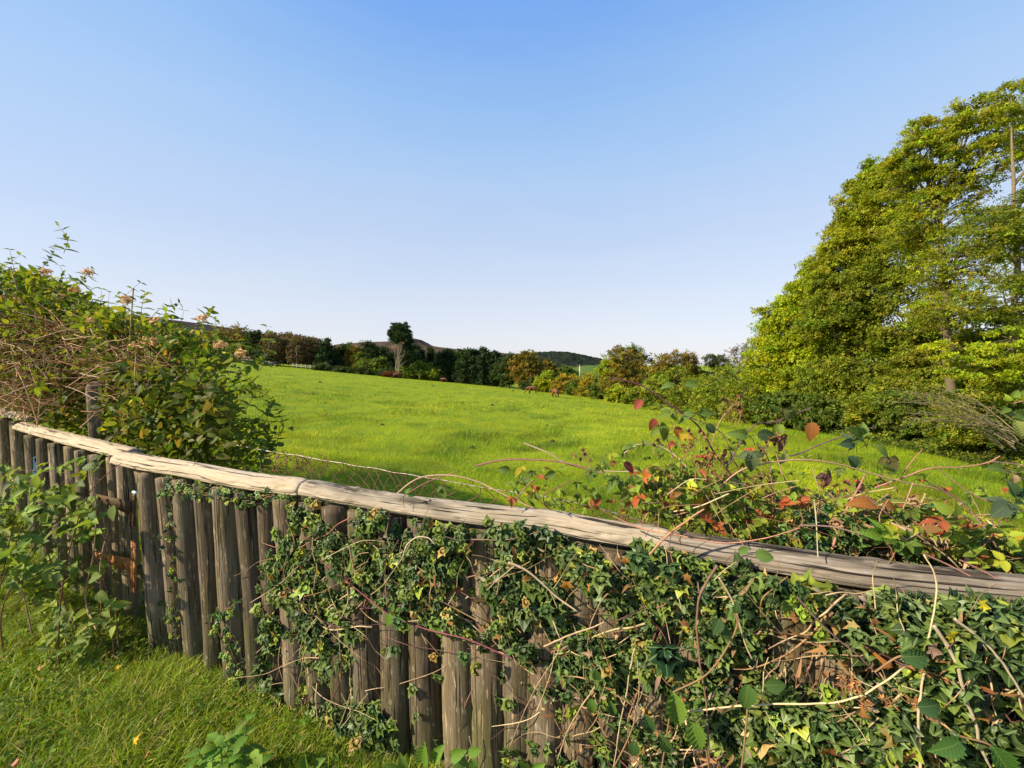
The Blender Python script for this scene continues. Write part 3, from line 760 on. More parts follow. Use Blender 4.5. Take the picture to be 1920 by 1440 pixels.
# ------------------------------------------------------------------ trees
PX = lambda c: np.array(c, float)
P_DK = [(.042, .060, .017), (.052, .074, .019), (.062, .082, .020)]
P_CON = [(.024, .044, .017), (.032, .055, .018), (.042, .066, .020)]
P_OLV = [(.175, .205, .016), (.21, .23, .018), (.135, .17, .015)]
P_BRN = [(.17, .125, .02), (.20, .15, .02), (.15, .13, .018)]
P_ORG = [(.29, .20, .02), (.31, .24, .025), (.22, .19, .02)]
P_YEL = [(.26, .23, .02), (.22, .22, .02), (.30, .22, .02)]
P_GRN = [(.10, .14, .018), (.13, .17, .02), (.075, .11, .016)]
P_LIM = [(.27, .32, .014), (.32, .35, .014), (.21, .27, .014)]
P_GOL = [(.255, .28, .016), (.295, .31, .018), (.20, .235, .015)]
P_BIR = [(.12, .085, .04), (.10, .075, .04), (.13, .095, .03)]
def tree(name, label, cat, bigs, pals, nclump=40, per=40, leaf=.3, clump=.10, base=None, trunk=.2, group=None, T=None, mat=None, bark='bark', flat=.6, twigs=1.0, limbs=True, inner=.45, up=.5, trunk_top=.75, barkcol=(1, 1, 1), sparse=0.0, droop=.3):
    """crown built from clumps of leaves at the ends of twigs; bigs = (px, py, Y, half width px, half height px[, palette])"""
    B = [(at(b[0], b[1], b[2]), np.array([b[3] * b[2] / F, b[3] * b[2] / F * .85, b[4] * b[2] / F]), (b[5] if len(b) > 5 else 0)) for b in bigs]
    cen = np.mean([b[0] for b in B], 0)
    if base is None: base = (cen[0], cen[1])
    bz = float(zf(base[0], base[1])); base = np.array([base[0], base[1], bz])
    th = thing(name, label, cat, tuple(base), group)
    top = max(b[0][2] + b[1][2] for b in B)
    hi = max(B, key=lambda b: b[0][2])
    tt = np.array([base - [0, 0, .2], base * .6 + np.array([cen[0], cen[1], bz]) * .4 + [0, 0, (top - bz) * .3], [hi[0][0] * .6 + cen[0] * .4, hi[0][1] * .6 + cen[1] * .4, bz + (top - bz) * trunk_top]])
    gt = Geo(); TP = spline(tt, 24); TP[1:-1] += rng.normal(size=(22, 3)) * trunk * .25 * [1, 1, 0]
    tubes(gt, TP, np.linspace(trunk * 1.15, trunk * .3, 24), 9, barkcol)
    gb = Geo(); gl = Geo(); vol = np.array([b[1].prod() ** (2 / 3.) for b in B]); vol = vol / vol.sum()
    nb = 0
    for (c, r, pk), v in zip(B, vol):
        k = max(3, int(nclump * v * 1.0))
        d = rdir(k); t_ = rng.uniform(inner, 1.0, k) ** .6
        wob = 1 + .35 * (fbm(d * 1.7 + c * .37, 3) - .5) * 2
        q = c + d * r * (t_ * wob)[:, None]
        crr = clump * r.max() * rng.uniform(.6, 1.4, k)
        keep = q[:, 2] > zf(q[:, 0], q[:, 1]) + .05
        q = q[keep]; crr = crr[keep]; k = len(q); d = d[keep]
        if k == 0: continue
        j = np.clip(int(np.argmin(np.linalg.norm(TP - (c - [0, 0, r[2] * .9]), axis=1))), 3, 22)
        st = TP[j]
        if limbs:
            lp = spline([st, (st + c) / 2 + [0, 0, -.05 * np.linalg.norm(c - st)], c + [0, 0, r[2] * .3]], 10)
            tubes(gb, lp, np.linspace(trunk * .42, trunk * .10, 10), 6, barkcol); nb += 1
            m_ = max(1, int(k * twigs)); sel = rng.choice(k, m_, replace=False)
            e = q[sel]; s0 = lp[np.clip(np.argmin(np.linalg.norm(lp[None] - (e - [0, 0, r[2] * .5])[:, None], axis=2), 1), 1, 9)]; mid = (s0 + e) / 2 + rng.normal(size=(m_, 3)) * .06 * r.max() + [0, 0, .05 * r.max()]
            tq = np.linspace(0, 1, 7)[None, :, None]
            pth = (1 - tq) ** 2 * s0[:, None] + 2 * tq * (1 - tq) * mid[:, None] + tq ** 2 * e[:, None]
            tubes(gb, pth, np.linspace(trunk * .12, trunk * .02, 7)[None], 4, barkcol); nb += 1
        nn = max(4, int(per * (1 - sparse)))
        P = np.repeat(q, nn, 0); R_ = np.repeat(crr, nn); D = np.repeat(d, nn, 0)
        off = rng.normal(size=(len(P), 3)) * .55; off[:, 2] *= flat
        off[:, 2] -= droop * (off[:, 0] ** 2 + off[:, 1] ** 2) * .5
        P = P + off * R_[:, None]
        nr = unit(D * .5 + np.array([0, 0, up]) + rng.normal(size=P.shape) * .55)
        tp = unit(rng.normal(size=P.shape) * [1, 1, .4] + off * [.8, .8, 0] + [0, 0, -.35])
        pc = pals[pk % len(pals)] if isinstance(pals[0], list) else pals
        cc = pal(pc, len(q), .10); cc = np.repeat(cc, nn, 0) * (1 + .22 * rng.normal(size=(len(P), 1))); cc = np.clip(cc * (1 + .08 * rng.normal(size=cc.shape)), .004, .7)
        scatter_many(gl, T or SPR, P, tp, nr, leaf * rng.uniform(.6, 1.35, len(P)), cc)
    gt.build('trunk', M[bark], th)
    if nb: gb.build('branch', M[bark], th)
    gl.build('crown', mat or M['leaf_far'], th)
    return th
def scatter_many(g, Ts, P, tp, nr, sz, cc):
    if isinstance(Ts, tuple): return scatter(g, Ts, P, tp, nr, sz, cc)
    k = rng.integers(0, len(Ts), len(P))
    for i, T in enumerate(Ts):
        m_ = k == i
        if m_.any(): scatter(g, T, P[m_], tp[m_], nr[m_], sz[m_], cc[m_])

GBG = 'trees along the far edge of the field'
def far(label, px, top, w, bot, Y, pals, kind='round', name=None, cat='tree', group=GBG):
    h = bot - top
    if kind == 'round':
        bigs = [(px, top + h * .38, Y, w * .40, h * .38), (px - w * .26, top + h * .52, Y, w * .28, h * .32), (px + w * .27, top + h * .56, Y * 1.01, w * .27, h * .33), (px + w * .05, top + h * .75, Y * .99, w * .42, h * .25)]
        return tree(name or 'broadleaf_tree', label, cat, bigs, pals, 150, 14, .0078 * Y, .22, trunk=.25, group=group, twigs=.15)
    if kind == 'conifer':
        bigs = [(px, top + h * (.08 + .17 * k), Y, w * (.10 + .085 * k), h * .13) for k in range(6)]
        return tree(name or 'conifer', label, cat, bigs, pals, 170, 14, .0072 * Y, .26, trunk=.22, group=group, twigs=.1, flat=.9, up=.2)
    if kind == 'column':
        bigs = [(px + w * .1 * math.sin(k * 2), top + h * (.14 + .19 * k), Y, w * (.36 + .12 * min(k, 1)), h * .17) for k in range(5)]
        return tree(name or 'conifer', label, cat, bigs, pals, 190, 16, .0078 * Y, .22, trunk=.22, group=group, twigs=.1, flat=1.0, up=.2)
    if kind == 'birch':
        bigs = [(px, top + h * (.15 + .2 * k), Y, w * .42, h * .15) for k in range(4)]
        return tree(name or 'birch_tree', label, cat, bigs, pals, 90, 8, .006 * Y, .3, trunk=.11, group=group, twigs=.9, bark='palebark', trunk_top=.9, sparse=.2)
    bigs = [(px, top + h * .55, Y, w * .38, h * .45), (px - w * .28, top + h * .68, Y, w * .26, h * .34), (px + w * .28, top + h * .66, Y, w * .26, h * .36)]
    return tree(name or 'shrub', label, cat, bigs, pals, 110, 13, .0075 * Y, .24, trunk=.06, group=group or 'shrubs along the field edge', twigs=.15)

GSH = 'shrubs along the far edge of the field'
far('dark oak rising behind the honeysuckle, leftmost of the far wood', 388, 626, 80, 672, 125, [P_DK, P_BRN], 'round')
far('dark mixed tree above the round clipped-looking bush', 436, 613, 84, 676, 135, [P_BRN, P_DK, P_OLV], 'round')
far('dark leafy tree left of the bare birches', 486, 617, 62, 676, 132, [P_DK, P_OLV], 'round')
far('smooth rounded green bush behind the pale paddock fence', 448, 640, 56, 676, 114, P_GRN, 'shrub', 'bush', 'bush', GSH)
far('small dark green bush next to the rounded one', 489, 652, 40, 681, 113, P_DK, 'shrub', 'bush', 'bush', GSH)
for k, (px, top, w, lab) in enumerate([(508, 627, 34, 'purplish brown birch at the left end of the bare birch wood'), (524, 631, 30, 'thin brown birch just left of the brightest white trunk'), (539, 626, 30, 'birch with the brightest long white trunk'), (556, 628, 34, 'brown-topped birch right of the brightest white trunk'), (574, 631, 34, 'thin-stemmed birch in the right half of the bare birch wood'), (590, 633, 28, 'birch at the right end of the bare wood beside the dark conifer')]):
    far(lab, px, top, w, 684 + k * 1.6, 113 + (k % 3) * 3, [P_BIR, P_BRN], 'birch', group='birches in the bare wood')
far('brown autumn tree standing behind the birch wood', 540, 624, 74, 684, 140, [P_BIR, P_BRN], 'round')
far('russet tree behind the left birches', 505, 622, 50, 682, 142, [P_BIR, P_OLV], 'round')
far('brown tree behind the right birches', 578, 630, 62, 686, 141, [P_BIR, P_BRN, P_DK], 'round')
far('tall dark conifer closing the birch wood', 612, 634, 50, 696, 115, P_CON, 'conifer', group='conifers along the far edge')
far('dark bushy tree just right of the tall conifer', 646, 642, 46, 698, 122, [P_DK, P_OLV], 'round')
far('russet-tinged narrow tree between two dark trees', 664, 652, 30, 700, 118, [P_BRN, P_OLV], 'column', 'broadleaf_tree')
far('round-headed dark tree left of the lone pine', 692, 640, 56, 702, 126, [P_DK, P_GRN], 'round')
far('dark tree closest to the left of the lone pine', 718, 648, 46, 704, 128, [P_DK, P_OLV], 'round')
far('olive tree peeping between the dark crowns', 678, 660, 34, 702, 117, P_GRN, 'round')
far('yellow-green bush at the foot of the wood', 682, 671, 34, 703, 112, [P_GRN, P_DK], 'shrub', 'bush', 'bush', GSH)
far('olive bush with a yellow top left of the pine trunk', 710, 666, 48, 705, 112, [P_GRN, P_OLV], 'shrub', 'bush', 'bush', GSH)
for px, top, w, bot, lab in [(640, 688, 46, 700, 'low grey-green bush under the dark conifer'), (672, 690, 40, 702, 'low shadowed bush under the olive tree'), (727, 690, 40, 706, 'low dark bush left of the pine foot'), (605, 682, 30, 695, 'low bush at the birch wood corner')]:
    far(lab, px, top, w, bot, 110, [P_DK, P_OLV], 'shrub', 'bush', 'bush', GSH)
far('dark conifer right behind the lone pine', 771, 646, 40, 706, 118, P_CON, 'column', group='conifers along the far edge')
far('brown thorn tree between the pine and the small spire conifer', 789, 664, 30, 706, 120, [P_BIR, P_BRN], 'round')
far('small spire-topped conifer beneath the tor', 808, 650, 30, 708, 122, [P_CON, P_DK], 'conifer', group='conifers along the far edge')
far('broad green bush right of the pine foot', 783, 674, 62, 712, 110, [P_GRN, P_DK], 'shrub', 'bush', 'bush', GSH)
far('olive bush between the green bush and the dark hedge', 812, 680, 34, 714, 110, [P_OLV, P_GRN], 'shrub', 'bush', 'bush', GSH)
far('first of the dark cypress row, right of the spire conifer', 834, 657, 46, 716, 112, P_CON, 'column', 'cypress', group='dark cypresses in a row')
far('brown gap-filling tree between the cypresses', 855, 664, 24, 715, 113, [P_BRN, P_BIR], 'column', 'broadleaf_tree')
far('second dark cypress, with the jagged highest tips', 874, 655, 46, 718, 110, P_CON, 'column', 'cypress', group='dark cypresses in a row')
far('third dark cypress, broad', 902, 656, 48, 719, 109, P_CON, 'column', 'cypress', group='dark cypresses in a row')
far('last dark cypress, lower than the rest', 926, 662, 38, 720, 108, P_CON, 'column', 'cypress', group='dark cypresses in a row')
far('brown-green tree right of the cypresses', 954, 661, 56, 723, 103, [P_DK, P_BRN, P_DK], 'round')
far('tall brown-green tree closing the dark row on the right', 989, 654, 58, 728, 99, [P_BRN, P_DK, P_GRN], 'round')
far('low dark bush under the tall brown-green tree', 1002, 704, 44, 732, 95, [P_DK, P_OLV], 'shrub', 'bush', 'bush', GSH)
far('small russet tree in front of the wooded hill', 1027, 674, 32, 720, 110, [P_BRN, P_BIR], 'round')
far('yellow-brown willow bush behind the bay horses', 1024, 690, 40, 734, 90, [P_GOL, P_OLV], 'shrub', 'bush', 'bush', GSH)
far('small green tree below the wooded hill', 1060, 686, 44, 720, 120, [P_GRN, P_DK], 'round')
far('orange autumn bush right of the standing horses', 1056, 700, 42, 740, 86, [P_ORG, P_YEL], 'shrub', 'bush', 'bush', GSH)
far('orange bush topped with red-brown in the middle of the orange hedge', 1073, 696, 34, 741, 88, [P_ORG, P_BRN], 'shrub', 'bush', 'bush', GSH)
far('green sallow bush in the orange hedge', 1082, 706, 34, 744, 82, [P_GRN, P_YEL], 'shrub', 'bush', 'bush', GSH)
far('yellow-orange bush at the right of the orange hedge', 1104, 696, 42, 748, 80, [P_YEL, P_ORG], 'shrub', 'bush', 'bush', GSH)
far('dark green bush under the left side of the big round tree', 1128, 700, 44, 752, 72, [P_GRN, P_DK], 'shrub', 'bush', 'bush', GSH)
# big round tree and its neighbours
GM = 'field-edge trees on the right'
tree('broadleaf_tree', 'big round autumn tree, green sides and russet middle, standing clear of the right-hand hedge', 'tree',
     [(1172, 690, 66, 34, 38, 1), (1142, 695, 67, 24, 32, 0), (1203, 690, 69, 26, 30, 2), (1188, 668, 68, 24, 20, 2), (1165, 720, 65, 40, 26, 1), (1158, 665, 68, 20, 16, 1)], [P_LIM, P_BRN, P_GRN], 330, 16, .42, .2, trunk=.35, group=GM, twigs=.2)
far('golden bush at the foot of the big round tree', 1160, 715, 44, 756, 60, [P_GOL, P_ORG], 'shrub', 'bush', 'bush', GM)
far('dark low bush right of the golden one', 1195, 722, 50, 764, 56, [P_OLV, P_DK], 'shrub', 'bush', 'bush', GM)
tree('broadleaf_tree', 'rust-brown spreading tree right of the big round one', 'tree',
     [(1262, 690, 52, 40, 32, 0), (1285, 685, 53, 26, 26, 0), (1240, 700, 52, 28, 26, 0), (1265, 715, 50, 46, 26, 1)], [P_BRN, P_OLV], 300, 16, .34, .2, trunk=.3, group=GM, twigs=.3)
far('olive thicket in front of the rust-brown tree', 1240, 700, 80, 770, 44, [P_OLV, P_GRN], 'shrub', 'bush', 'bush', GM)
far('greyish olive thicket right of it', 1296, 692, 90, 782, 38, [P_OLV, P_BIR], 'shrub', 'bush', 'bush', GM)
tree('broadleaf_tree', 'small dark ivy-clad tree on the skyline', 'tree', [(1338, 676, 50, 18, 14), (1352, 684, 50, 18, 16)], [P_DK, P_OLV], 90, 12, .3, .25, trunk=.15, group=GM, sparse=.3)
tree('broadleaf_tree', 'thin see-through tree on the skyline left of the tall trees', 'tree', [(1392, 656, 46, 22, 16, 0), (1375, 668, 46, 20, 18, 0), (1408, 670, 46, 20, 24, 1), (1385, 685, 46, 30, 18, 1)], [P_BIR, P_OLV], 150, 8, .2, .25, trunk=.2, group=GM, sparse=.35)
far('brown-green thicket under the see-through tree', 1345, 686, 90, 790, 32, [P_OLV, P_BRN, P_GRN], 'shrub', 'bush', 'bush', GM)
far('dull green thicket left of the tall lime-green tree', 1395, 690, 84, 796, 28, [P_OLV, P_GRN], 'shrub', 'bush', 'bush', GM)

far('dense olive thicket on the slope behind the see-through tree', 1352, 672, 96, 770, 48, [P_OLV, P_BRN], 'shrub', 'bush', 'bush', GM)
far('dense brown thicket left of the lime-green tree, behind', 1300, 676, 70, 766, 54, [P_BRN, P_OLV], 'shrub', 'bush', 'bush', GM)
# the tall trees on the right
GT = 'tall trees on the right'
kw = dict(T=SPR, mat=M['leaf'], group=GT)
tree('broadleaf_tree', 'bright lime-green tree at the left end of the tall trees', 'tree',
     [(1440, 678, 29, 38, 54), (1470, 622, 29, 42, 60), (1508, 580, 28, 44, 52), (1545, 560, 28, 40, 50), (1540, 640, 27, 50, 60), (1460, 735, 28, 46, 40), (1520, 710, 27, 50, 54), (1500, 660, 28, 44, 60), (1420, 730, 29, 30, 54), (1490, 556, 29, 28, 30), (1522, 515, 28, 26, 32), (1455, 590, 29, 30, 34)], [P_LIM, P_LIM, P_GOL], 520, 64, .22, .24, trunk=.28, twigs=.35, **kw)
tree('broadleaf_tree', 'tall olive-gold tree behind the lime-green one, its crown stepping up to the right', 'tree',
     [(1550, 520, 24, 34, 44, 0), (1585, 470, 24, 44, 60, 0), (1625, 420, 24, 50, 50, 0), (1600, 380, 24, 30, 36, 0), (1600, 560, 23, 60, 60, 1), (1655, 370, 23, 55, 50, 0), (1650, 330, 23, 34, 32, 0), (1670, 480, 23, 60, 70, 1), (1560, 600, 23, 50, 50, 1)], [P_GOL, P_OLV], 600, 60, .18, .24, trunk=.3, twigs=.4, **kw)
tree('broadleaf_tree', 'dark shady tree filling the middle of the tall group', 'tree',
     [(1610, 690, 23, 80, 70), (1690, 620, 22, 80, 80), (1760, 690, 20, 80, 70), (1560, 730, 24, 60, 50), (1700, 740, 20, 80, 44), (1850, 740, 17, 90, 50), (1900, 650, 19, 90, 70), (2010, 640, 19, 90, 80)], [P_OLV, P_GRN, P_OLV], 560, 60, .21, .22, trunk=.3, twigs=.3, **kw)
tree('broadleaf_tree', 'tallest tree, thin brown-green top with forked limbs showing against the sky', 'tree',
     [(1720, 280, 17, 46, 44, 0), (1765, 240, 17, 50, 34, 0), (1690, 340, 18, 44, 44, 0), (1830, 215, 16, 50, 34, 0), (1760, 400, 17, 70, 60, 1), (1700, 430, 18, 50, 50, 1), (1850, 300, 16, 60, 50, 1), (1790, 500, 17, 80, 50, 1), (1740, 340, 17, 40, 30, 0), (1780, 580, 17, 70, 40, 1), (1805, 270, 16, 40, 30, 0), (1880, 240, 16, 44, 34, 0), (1700, 300, 17, 36, 34, 0), (1740, 245, 17, 30, 24, 0)], [P_GOL, P_GOL], 620, 36, .12, .22, base=tuple(at(1790, 700, 17)[:2]), trunk=.19, twigs=1.0, sparse=.1, flat=.4, bark='palebark', barkcol=(.26, .22, .15), **kw)
tree('broadleaf_tree', 'ash tree with a straight pale trunk at the right edge', 'tree',
     [(1895, 190, 14, 40, 44, 0), (1960, 250, 14, 60, 60, 0), (1930, 400, 13, 50, 60, 1), (1860, 440, 13, 70, 50, 1), (1880, 560, 12.5, 70, 45, 1), (2020, 500, 13, 80, 120, 1), (1990, 340, 13, 60, 60, 1), (1850, 690, 12, 60, 26, 2), (1790, 655, 12.4, 44, 20, 2), (1900, 650, 12, 60, 40, 2), (1940, 730, 12, 60, 40, 1)], [P_GOL, P_OLV, P_LIM], 600, 40, .10, .20, base=tuple(at(1902, 760, 13)[:2]), trunk=.13, twigs=.5, flat=.4, bark='palebark', barkcol=(.34, .29, .2), **kw)
tree('broadleaf_tree', 'tree standing beyond the right edge of the picture behind the ash', 'tree',
     [(2120, 420, 16, 110, 160), (2080, 620, 16, 110, 120), (2150, 250, 16, 90, 110)], [P_OLV, P_GRN], 520, 26, .22, .15, trunk=.25, twigs=.3, **kw)
# shrubs under them
for px, py, Y, w, h, p, lab in [(1470, 765, 25, 46, 34, [P_GRN, P_OLV], 'green shrub under the lime-green tree'), (1545, 775, 22, 50, 34, [P_GRN, P_OLV], 'spreading green shrub in the hollow under the tall trees'),
                                (1640, 760, 19, 46, 36, [P_OLV, P_GRN], 'dull olive shrub under the dark shady tree'), (1725, 770, 17, 60, 40, [P_GRN, P_DK], 'shadowed leafy shrub right of the dull olive one'),
                                (1830, 790, 14, 70, 44, [P_OLV, P_GRN], 'shrub behind the bare arching branches'), (1930, 800, 12.5, 60, 50, [P_GRN, P_OLV], 'shrub at the right edge under the ash')]:
    tree('shrub', lab, 'shrub', [(px, py, Y, w, h), (px - w * .5, py + h * .3, Y, w * .6, h * .7), (px + w * .5, py + h * .25, Y, w * .6, h * .75)], p, 150, 18, .012 * Y, .2, trunk=.05, group='shrubs under the tall trees', twigs=.3, mat=M['leaf'])
# bare arching shrub
bs = at(1885, 812, 11.8); bsh = thing('bare_shrub', 'bare grey-brown arching shrub at the foot of the tall trees on the right', 'shrub', (bs[0], bs[1], float(zf(bs[0], bs[1]))))
g = Geo(); P = []; Rr = []
for k in range(26):
    e = at(rng.uniform(1665, 1840), rng.uniform(722, 805), rng.uniform(11.0, 12.8)); s = bs + rng.normal(size=3) * .2 + [.3, 0, -.25]
    m_ = (s + e) / 2 + [0, 0, .12 + rng.random() * .3]
    p = spline([s, m_, e], 14) + rng.normal(size=(14, 3)) * .015; P.append(p); Rr.append(np.linspace(.018, .004, 14))
    for q in range(6):
        s2 = p[rng.integers(5, 13)]; e2 = s2 + unit(e - s + rng.normal(size=3) * [1.3, 1.3, .9]) * rng.uniform(.25, .6)
        P.append(spline([s2, (s2 + e2) / 2 + rng.normal(size=3) * .04, e2], 14)); Rr.append(np.linspace(.006, .002, 14))
tubes(g, np.array(P), np.array(Rr), 5, (.24, .19, .11)); g.build('branch', M['twig'], bsh)
q = np.array([p[-1] for p in P]); P2 = np.repeat(q, 5, 0) + rng.normal(size=(len(q) * 5, 3)) * .10
g = Geo(); scatter(g, DIA, P2, rdir(len(P2)), rdir(len(P2)) + [0, 0, .5], rng.uniform(.03, .06, len(P2)), pal(P_GOL + P_BRN, len(P2))); g.build('leaves', M['leaf'], bsh)
# bramble and ivy bank under the trees: nobody could count it
g = Geo(); n = 52000
ax = np.interp(rng.random(n) ** 1.0, [0, 1], [1380, 2250]); hy = np.interp(ax, [1380, 1400, 1500, 1600, 1750, 1920, 2250], [34, 31, 24, 19.5, 15.2, 11.2, 9.0])
u = rng.random(n) ** .8; Yb = hy - .15 + u * 4.2
Xb = (ax - 960) / F * Yb
zb = zf(Xb, Yb) + rng.uniform(.0, 1, n) ** .7 * (.18 + 1.1 * smooth(u * 1.3)) * (.55 + .9 * fbm(np.stack([Xb * .7, Yb * .7, Xb * 0], -1), 3))
scatter_many(g, SPR[:3], np.stack([Xb, Yb, zb], -1), unit(rng.normal(size=(n, 3)) * [1, 1, .3]), unit(rng.normal(size=(n, 3)) * .6 + [-.2, -.5, .9]), rng.uniform(.10, .22, n) * np.clip(Yb / 14, .7, 1.6), pal(P_GRN + P_OLV + P_DK, n, .25))
tag(g.build('bramble_bank', M['leaf_far']), 'low tangled bank of ivy and bramble under the tall trees', 'ground cover', kind='stuff')

# lone pine: long bare pale trunk with a clubbed dark crown
tree('pine_tree', 'lone pine with a long bare forked pale trunk and dark clubbed crown above the skyline', 'tree',
     [(744, 613, 106, 11, 9), (735, 624, 106, 8, 7), (758, 613, 106, 8, 9), (752, 627, 106, 15, 7), (765, 624, 106, 7, 6), (741, 636, 106, 10, 6), (762, 634, 106, 11, 6), (770, 640, 106, 6, 5), (764, 649, 107, 8, 7), (768, 661, 107, 8, 12), (759, 670, 108, 8, 14)],
     [P_CON, P_DK], 420, 16, .45, .3, base=tuple(at(746, 703, 106)[:2]), trunk=.10, limbs=False, bark='palebark', barkcol=(.5, .44, .36), trunk_top=.62, flat=.9)
pine = [o for o in bpy.data.objects if o.name.startswith('pine_tree')][0]
g = Geo(); b0 = np.array(pine.location)
for pts, r0, r1 in [([(745, 702), (742, 690), (745, 672), (747, 655), (748, 630)], .14, .07), ([(745, 684), (748, 668), (753, 650), (757, 632)], .09, .04), ([(744, 690), (741, 672), (740, 655), (741, 636)], .07, .035), ([(747, 672), (757, 664), (761, 650)], .09, .03), ([(747, 688), (755, 682), (764, 676)], .08, .02), ([(748, 680), (757, 668), (760, 662)], .07, .02)]:
    P = spline([at(x, y, 106) for x, y in pts], 20); P[0, 2] = min(P[0, 2], b0[2] + .5); tubes(g, P, np.linspace(r0, r1, 20), 8, (.5, .42, .33))
g.build('branch', M['palebark'], pine)
far('rust-coloured bracken clump at the foot of the lone pine', 733, 697, 26, 708, 106, [[(.12, .04, .015), (.16, .06, .02)]], 'shrub', 'bracken', 'bracken', GSH)

# ------------------------------------------------------------------ pole, paddock fence
g = Geo(); b0 = at(1087, 684, 150); base = np.array([b0[0], b0[1], float(zf(b0[0], b0[1]))])
pole = thing('utility_pole', 'pale utility pole with a crossarm rising behind the orange hedge', 'pole', tuple(base))
tubes(g, np.array([base, b0]), [[.20, .15]], 10, (1.3, 1.25, 1.1), cap=True); g.build('pole_shaft', M['palebark'], pole)
g = Geo(); v, f = boxv(b0 + [0, -.2, -.3], np.array([1., 0, 0]), np.array([0, 1., 0]), np.array([0, 0, 1.]), 1.3, .06, .07); g.add(v, f, (1, 1, 1))
for x in (-1.2, 0, 1.2): tubes(g, np.array([b0 + [x, -.2, -.25], b0 + [x, -.2, .1]]), .05, 8, (1, 1, 1), cap=True)
g.build('crossarm', M['post'], pole)
g = Geo()
for x in (-1.2, 0, 1.2):
    s = b0 + [x, -.2, .1]; e = at(1250, 668, 190) + [x, 0, 0]; t_ = np.linspace(0, 1, 20)[:, None]; p = s * (1 - t_) + e * t_; p[:, 2] -= 2.0 * np.sin(math.pi * t_[:, 0]); tubes(g, p, .012, 4, (1, 1, 1))
g.build('cable', M['post'], pole)
for k, (x0, x1, y0, y1, Y, lab) in enumerate([(400, 515, 669, 683, 108, 'pale post and rail paddock fence left of the black horse'), (548, 606, 684, 690, 110, 'pale post and rail paddock fence in front of the birch trunks')]):
    pf = thing('paddock_fence', lab, 'fence', (at(x0, y0, Y)[0], Y, float(zf(at(x0, y0, Y)[0], Y))))
    xs = np.linspace(x0, x1, 12 if k == 0 else 8); rp = []
    for x in xs:
        X0 = at(x, 680, Y)[0]; z = float(zf(X0, Y)); g = Geo(); tubes(g, np.array([[X0, Y, z - .1], [X0, Y, z + 1.25]]), .07, 7, (1, 1, 1), cap=True); g.build('fence_post', M['palebark'], pf); rp.append([X0, Y - .06, z])
    for hh in (.55, 1.05):
        g = Geo(); tubes(g, np.array(rp) + [0, 0, hh], .045, 6, (1, 1, 1)); g.build('rail', M['palebark'], pf)

# ------------------------------------------------------------------ horses
def hair_mat(name, c, c2):
    m, nt, b = new_mat(name); tc = N_(nt, 'ShaderNodeTexCoord').outputs['Object']
    sx = N_(nt, 'ShaderNodeSeparateXYZ'); nt.links.new(tc, sx.inputs[0])
    n1 = noise(nt, tc, 6, 4)
    col = mixc(nt, ramp(nt, n1, [(.4, 0.), (.6, 1.)]), c, tuple(v * 1.3 for v in c))
    leg = ramp(nt, math_(nt, 'ADD', sx.outputs[2], math_(nt, 'MULTIPLY', n1, .15)), [(.50, 1.), (.62, 0.)])
    col = mixc(nt, leg, col, c2)
    nt.links.new(col, b.inputs['Base Color']); b.inputs['Roughness'].default_value = .55; b.inputs['Specular IOR Level'].default_value = .3; return m
M['bay'] = hair_mat('bay_coat', (.10, .034, .016), (.015, .010, .008)); M['chestnut'] = hair_mat('chestnut_coat', (.15, .052, .02), (.04, .02, .012)); M['black'] = hair_mat('black_coat', (.010, .009, .010), (.008, .008, .008))
m_, nt_, b_ = new_mat('horse_hair'); b_.inputs['Base Color'].default_value = (.012, .009, .008, 1); b_.inputs['Roughness'].default_value = .6; M['mane'] = m_
def skin(name, nodes, edges, mat, parent, subd=2):
    me = bpy.data.meshes.new(name); me.from_pydata([n[0] for n in nodes], edges, []); me.update()
    o = bpy.data.objects.new(name, me); COL.objects.link(o)
    md = o.modifiers.new('s', 'SKIN'); md.use_smooth_shade = True
    for i, n_ in enumerate(nodes):
        r_ = n_[1] if isinstance(n_[1], tuple) else (n_[1], n_[1]); me.skin_vertices[0].data[i].radius = r_
    me.skin_vertices[0].data[0].use_root = True
    s = o.modifiers.new('d', 'SUBSURF'); s.levels = subd; s.render_levels = subd
    dg = bpy.context.evaluated_depsgraph_get(); m2 = bpy.data.meshes.new_from_object(o.evaluated_get(dg)); m2.name = name
    bpy.data.objects.remove(o); m2.materials.clear(); m2.materials.append(mat)
    for p in m2.polygons: p.use_smooth = True
    o2 = bpy.data.objects.new(name, m2); COL.objects.link(o2); o2.parent = parent; return o2
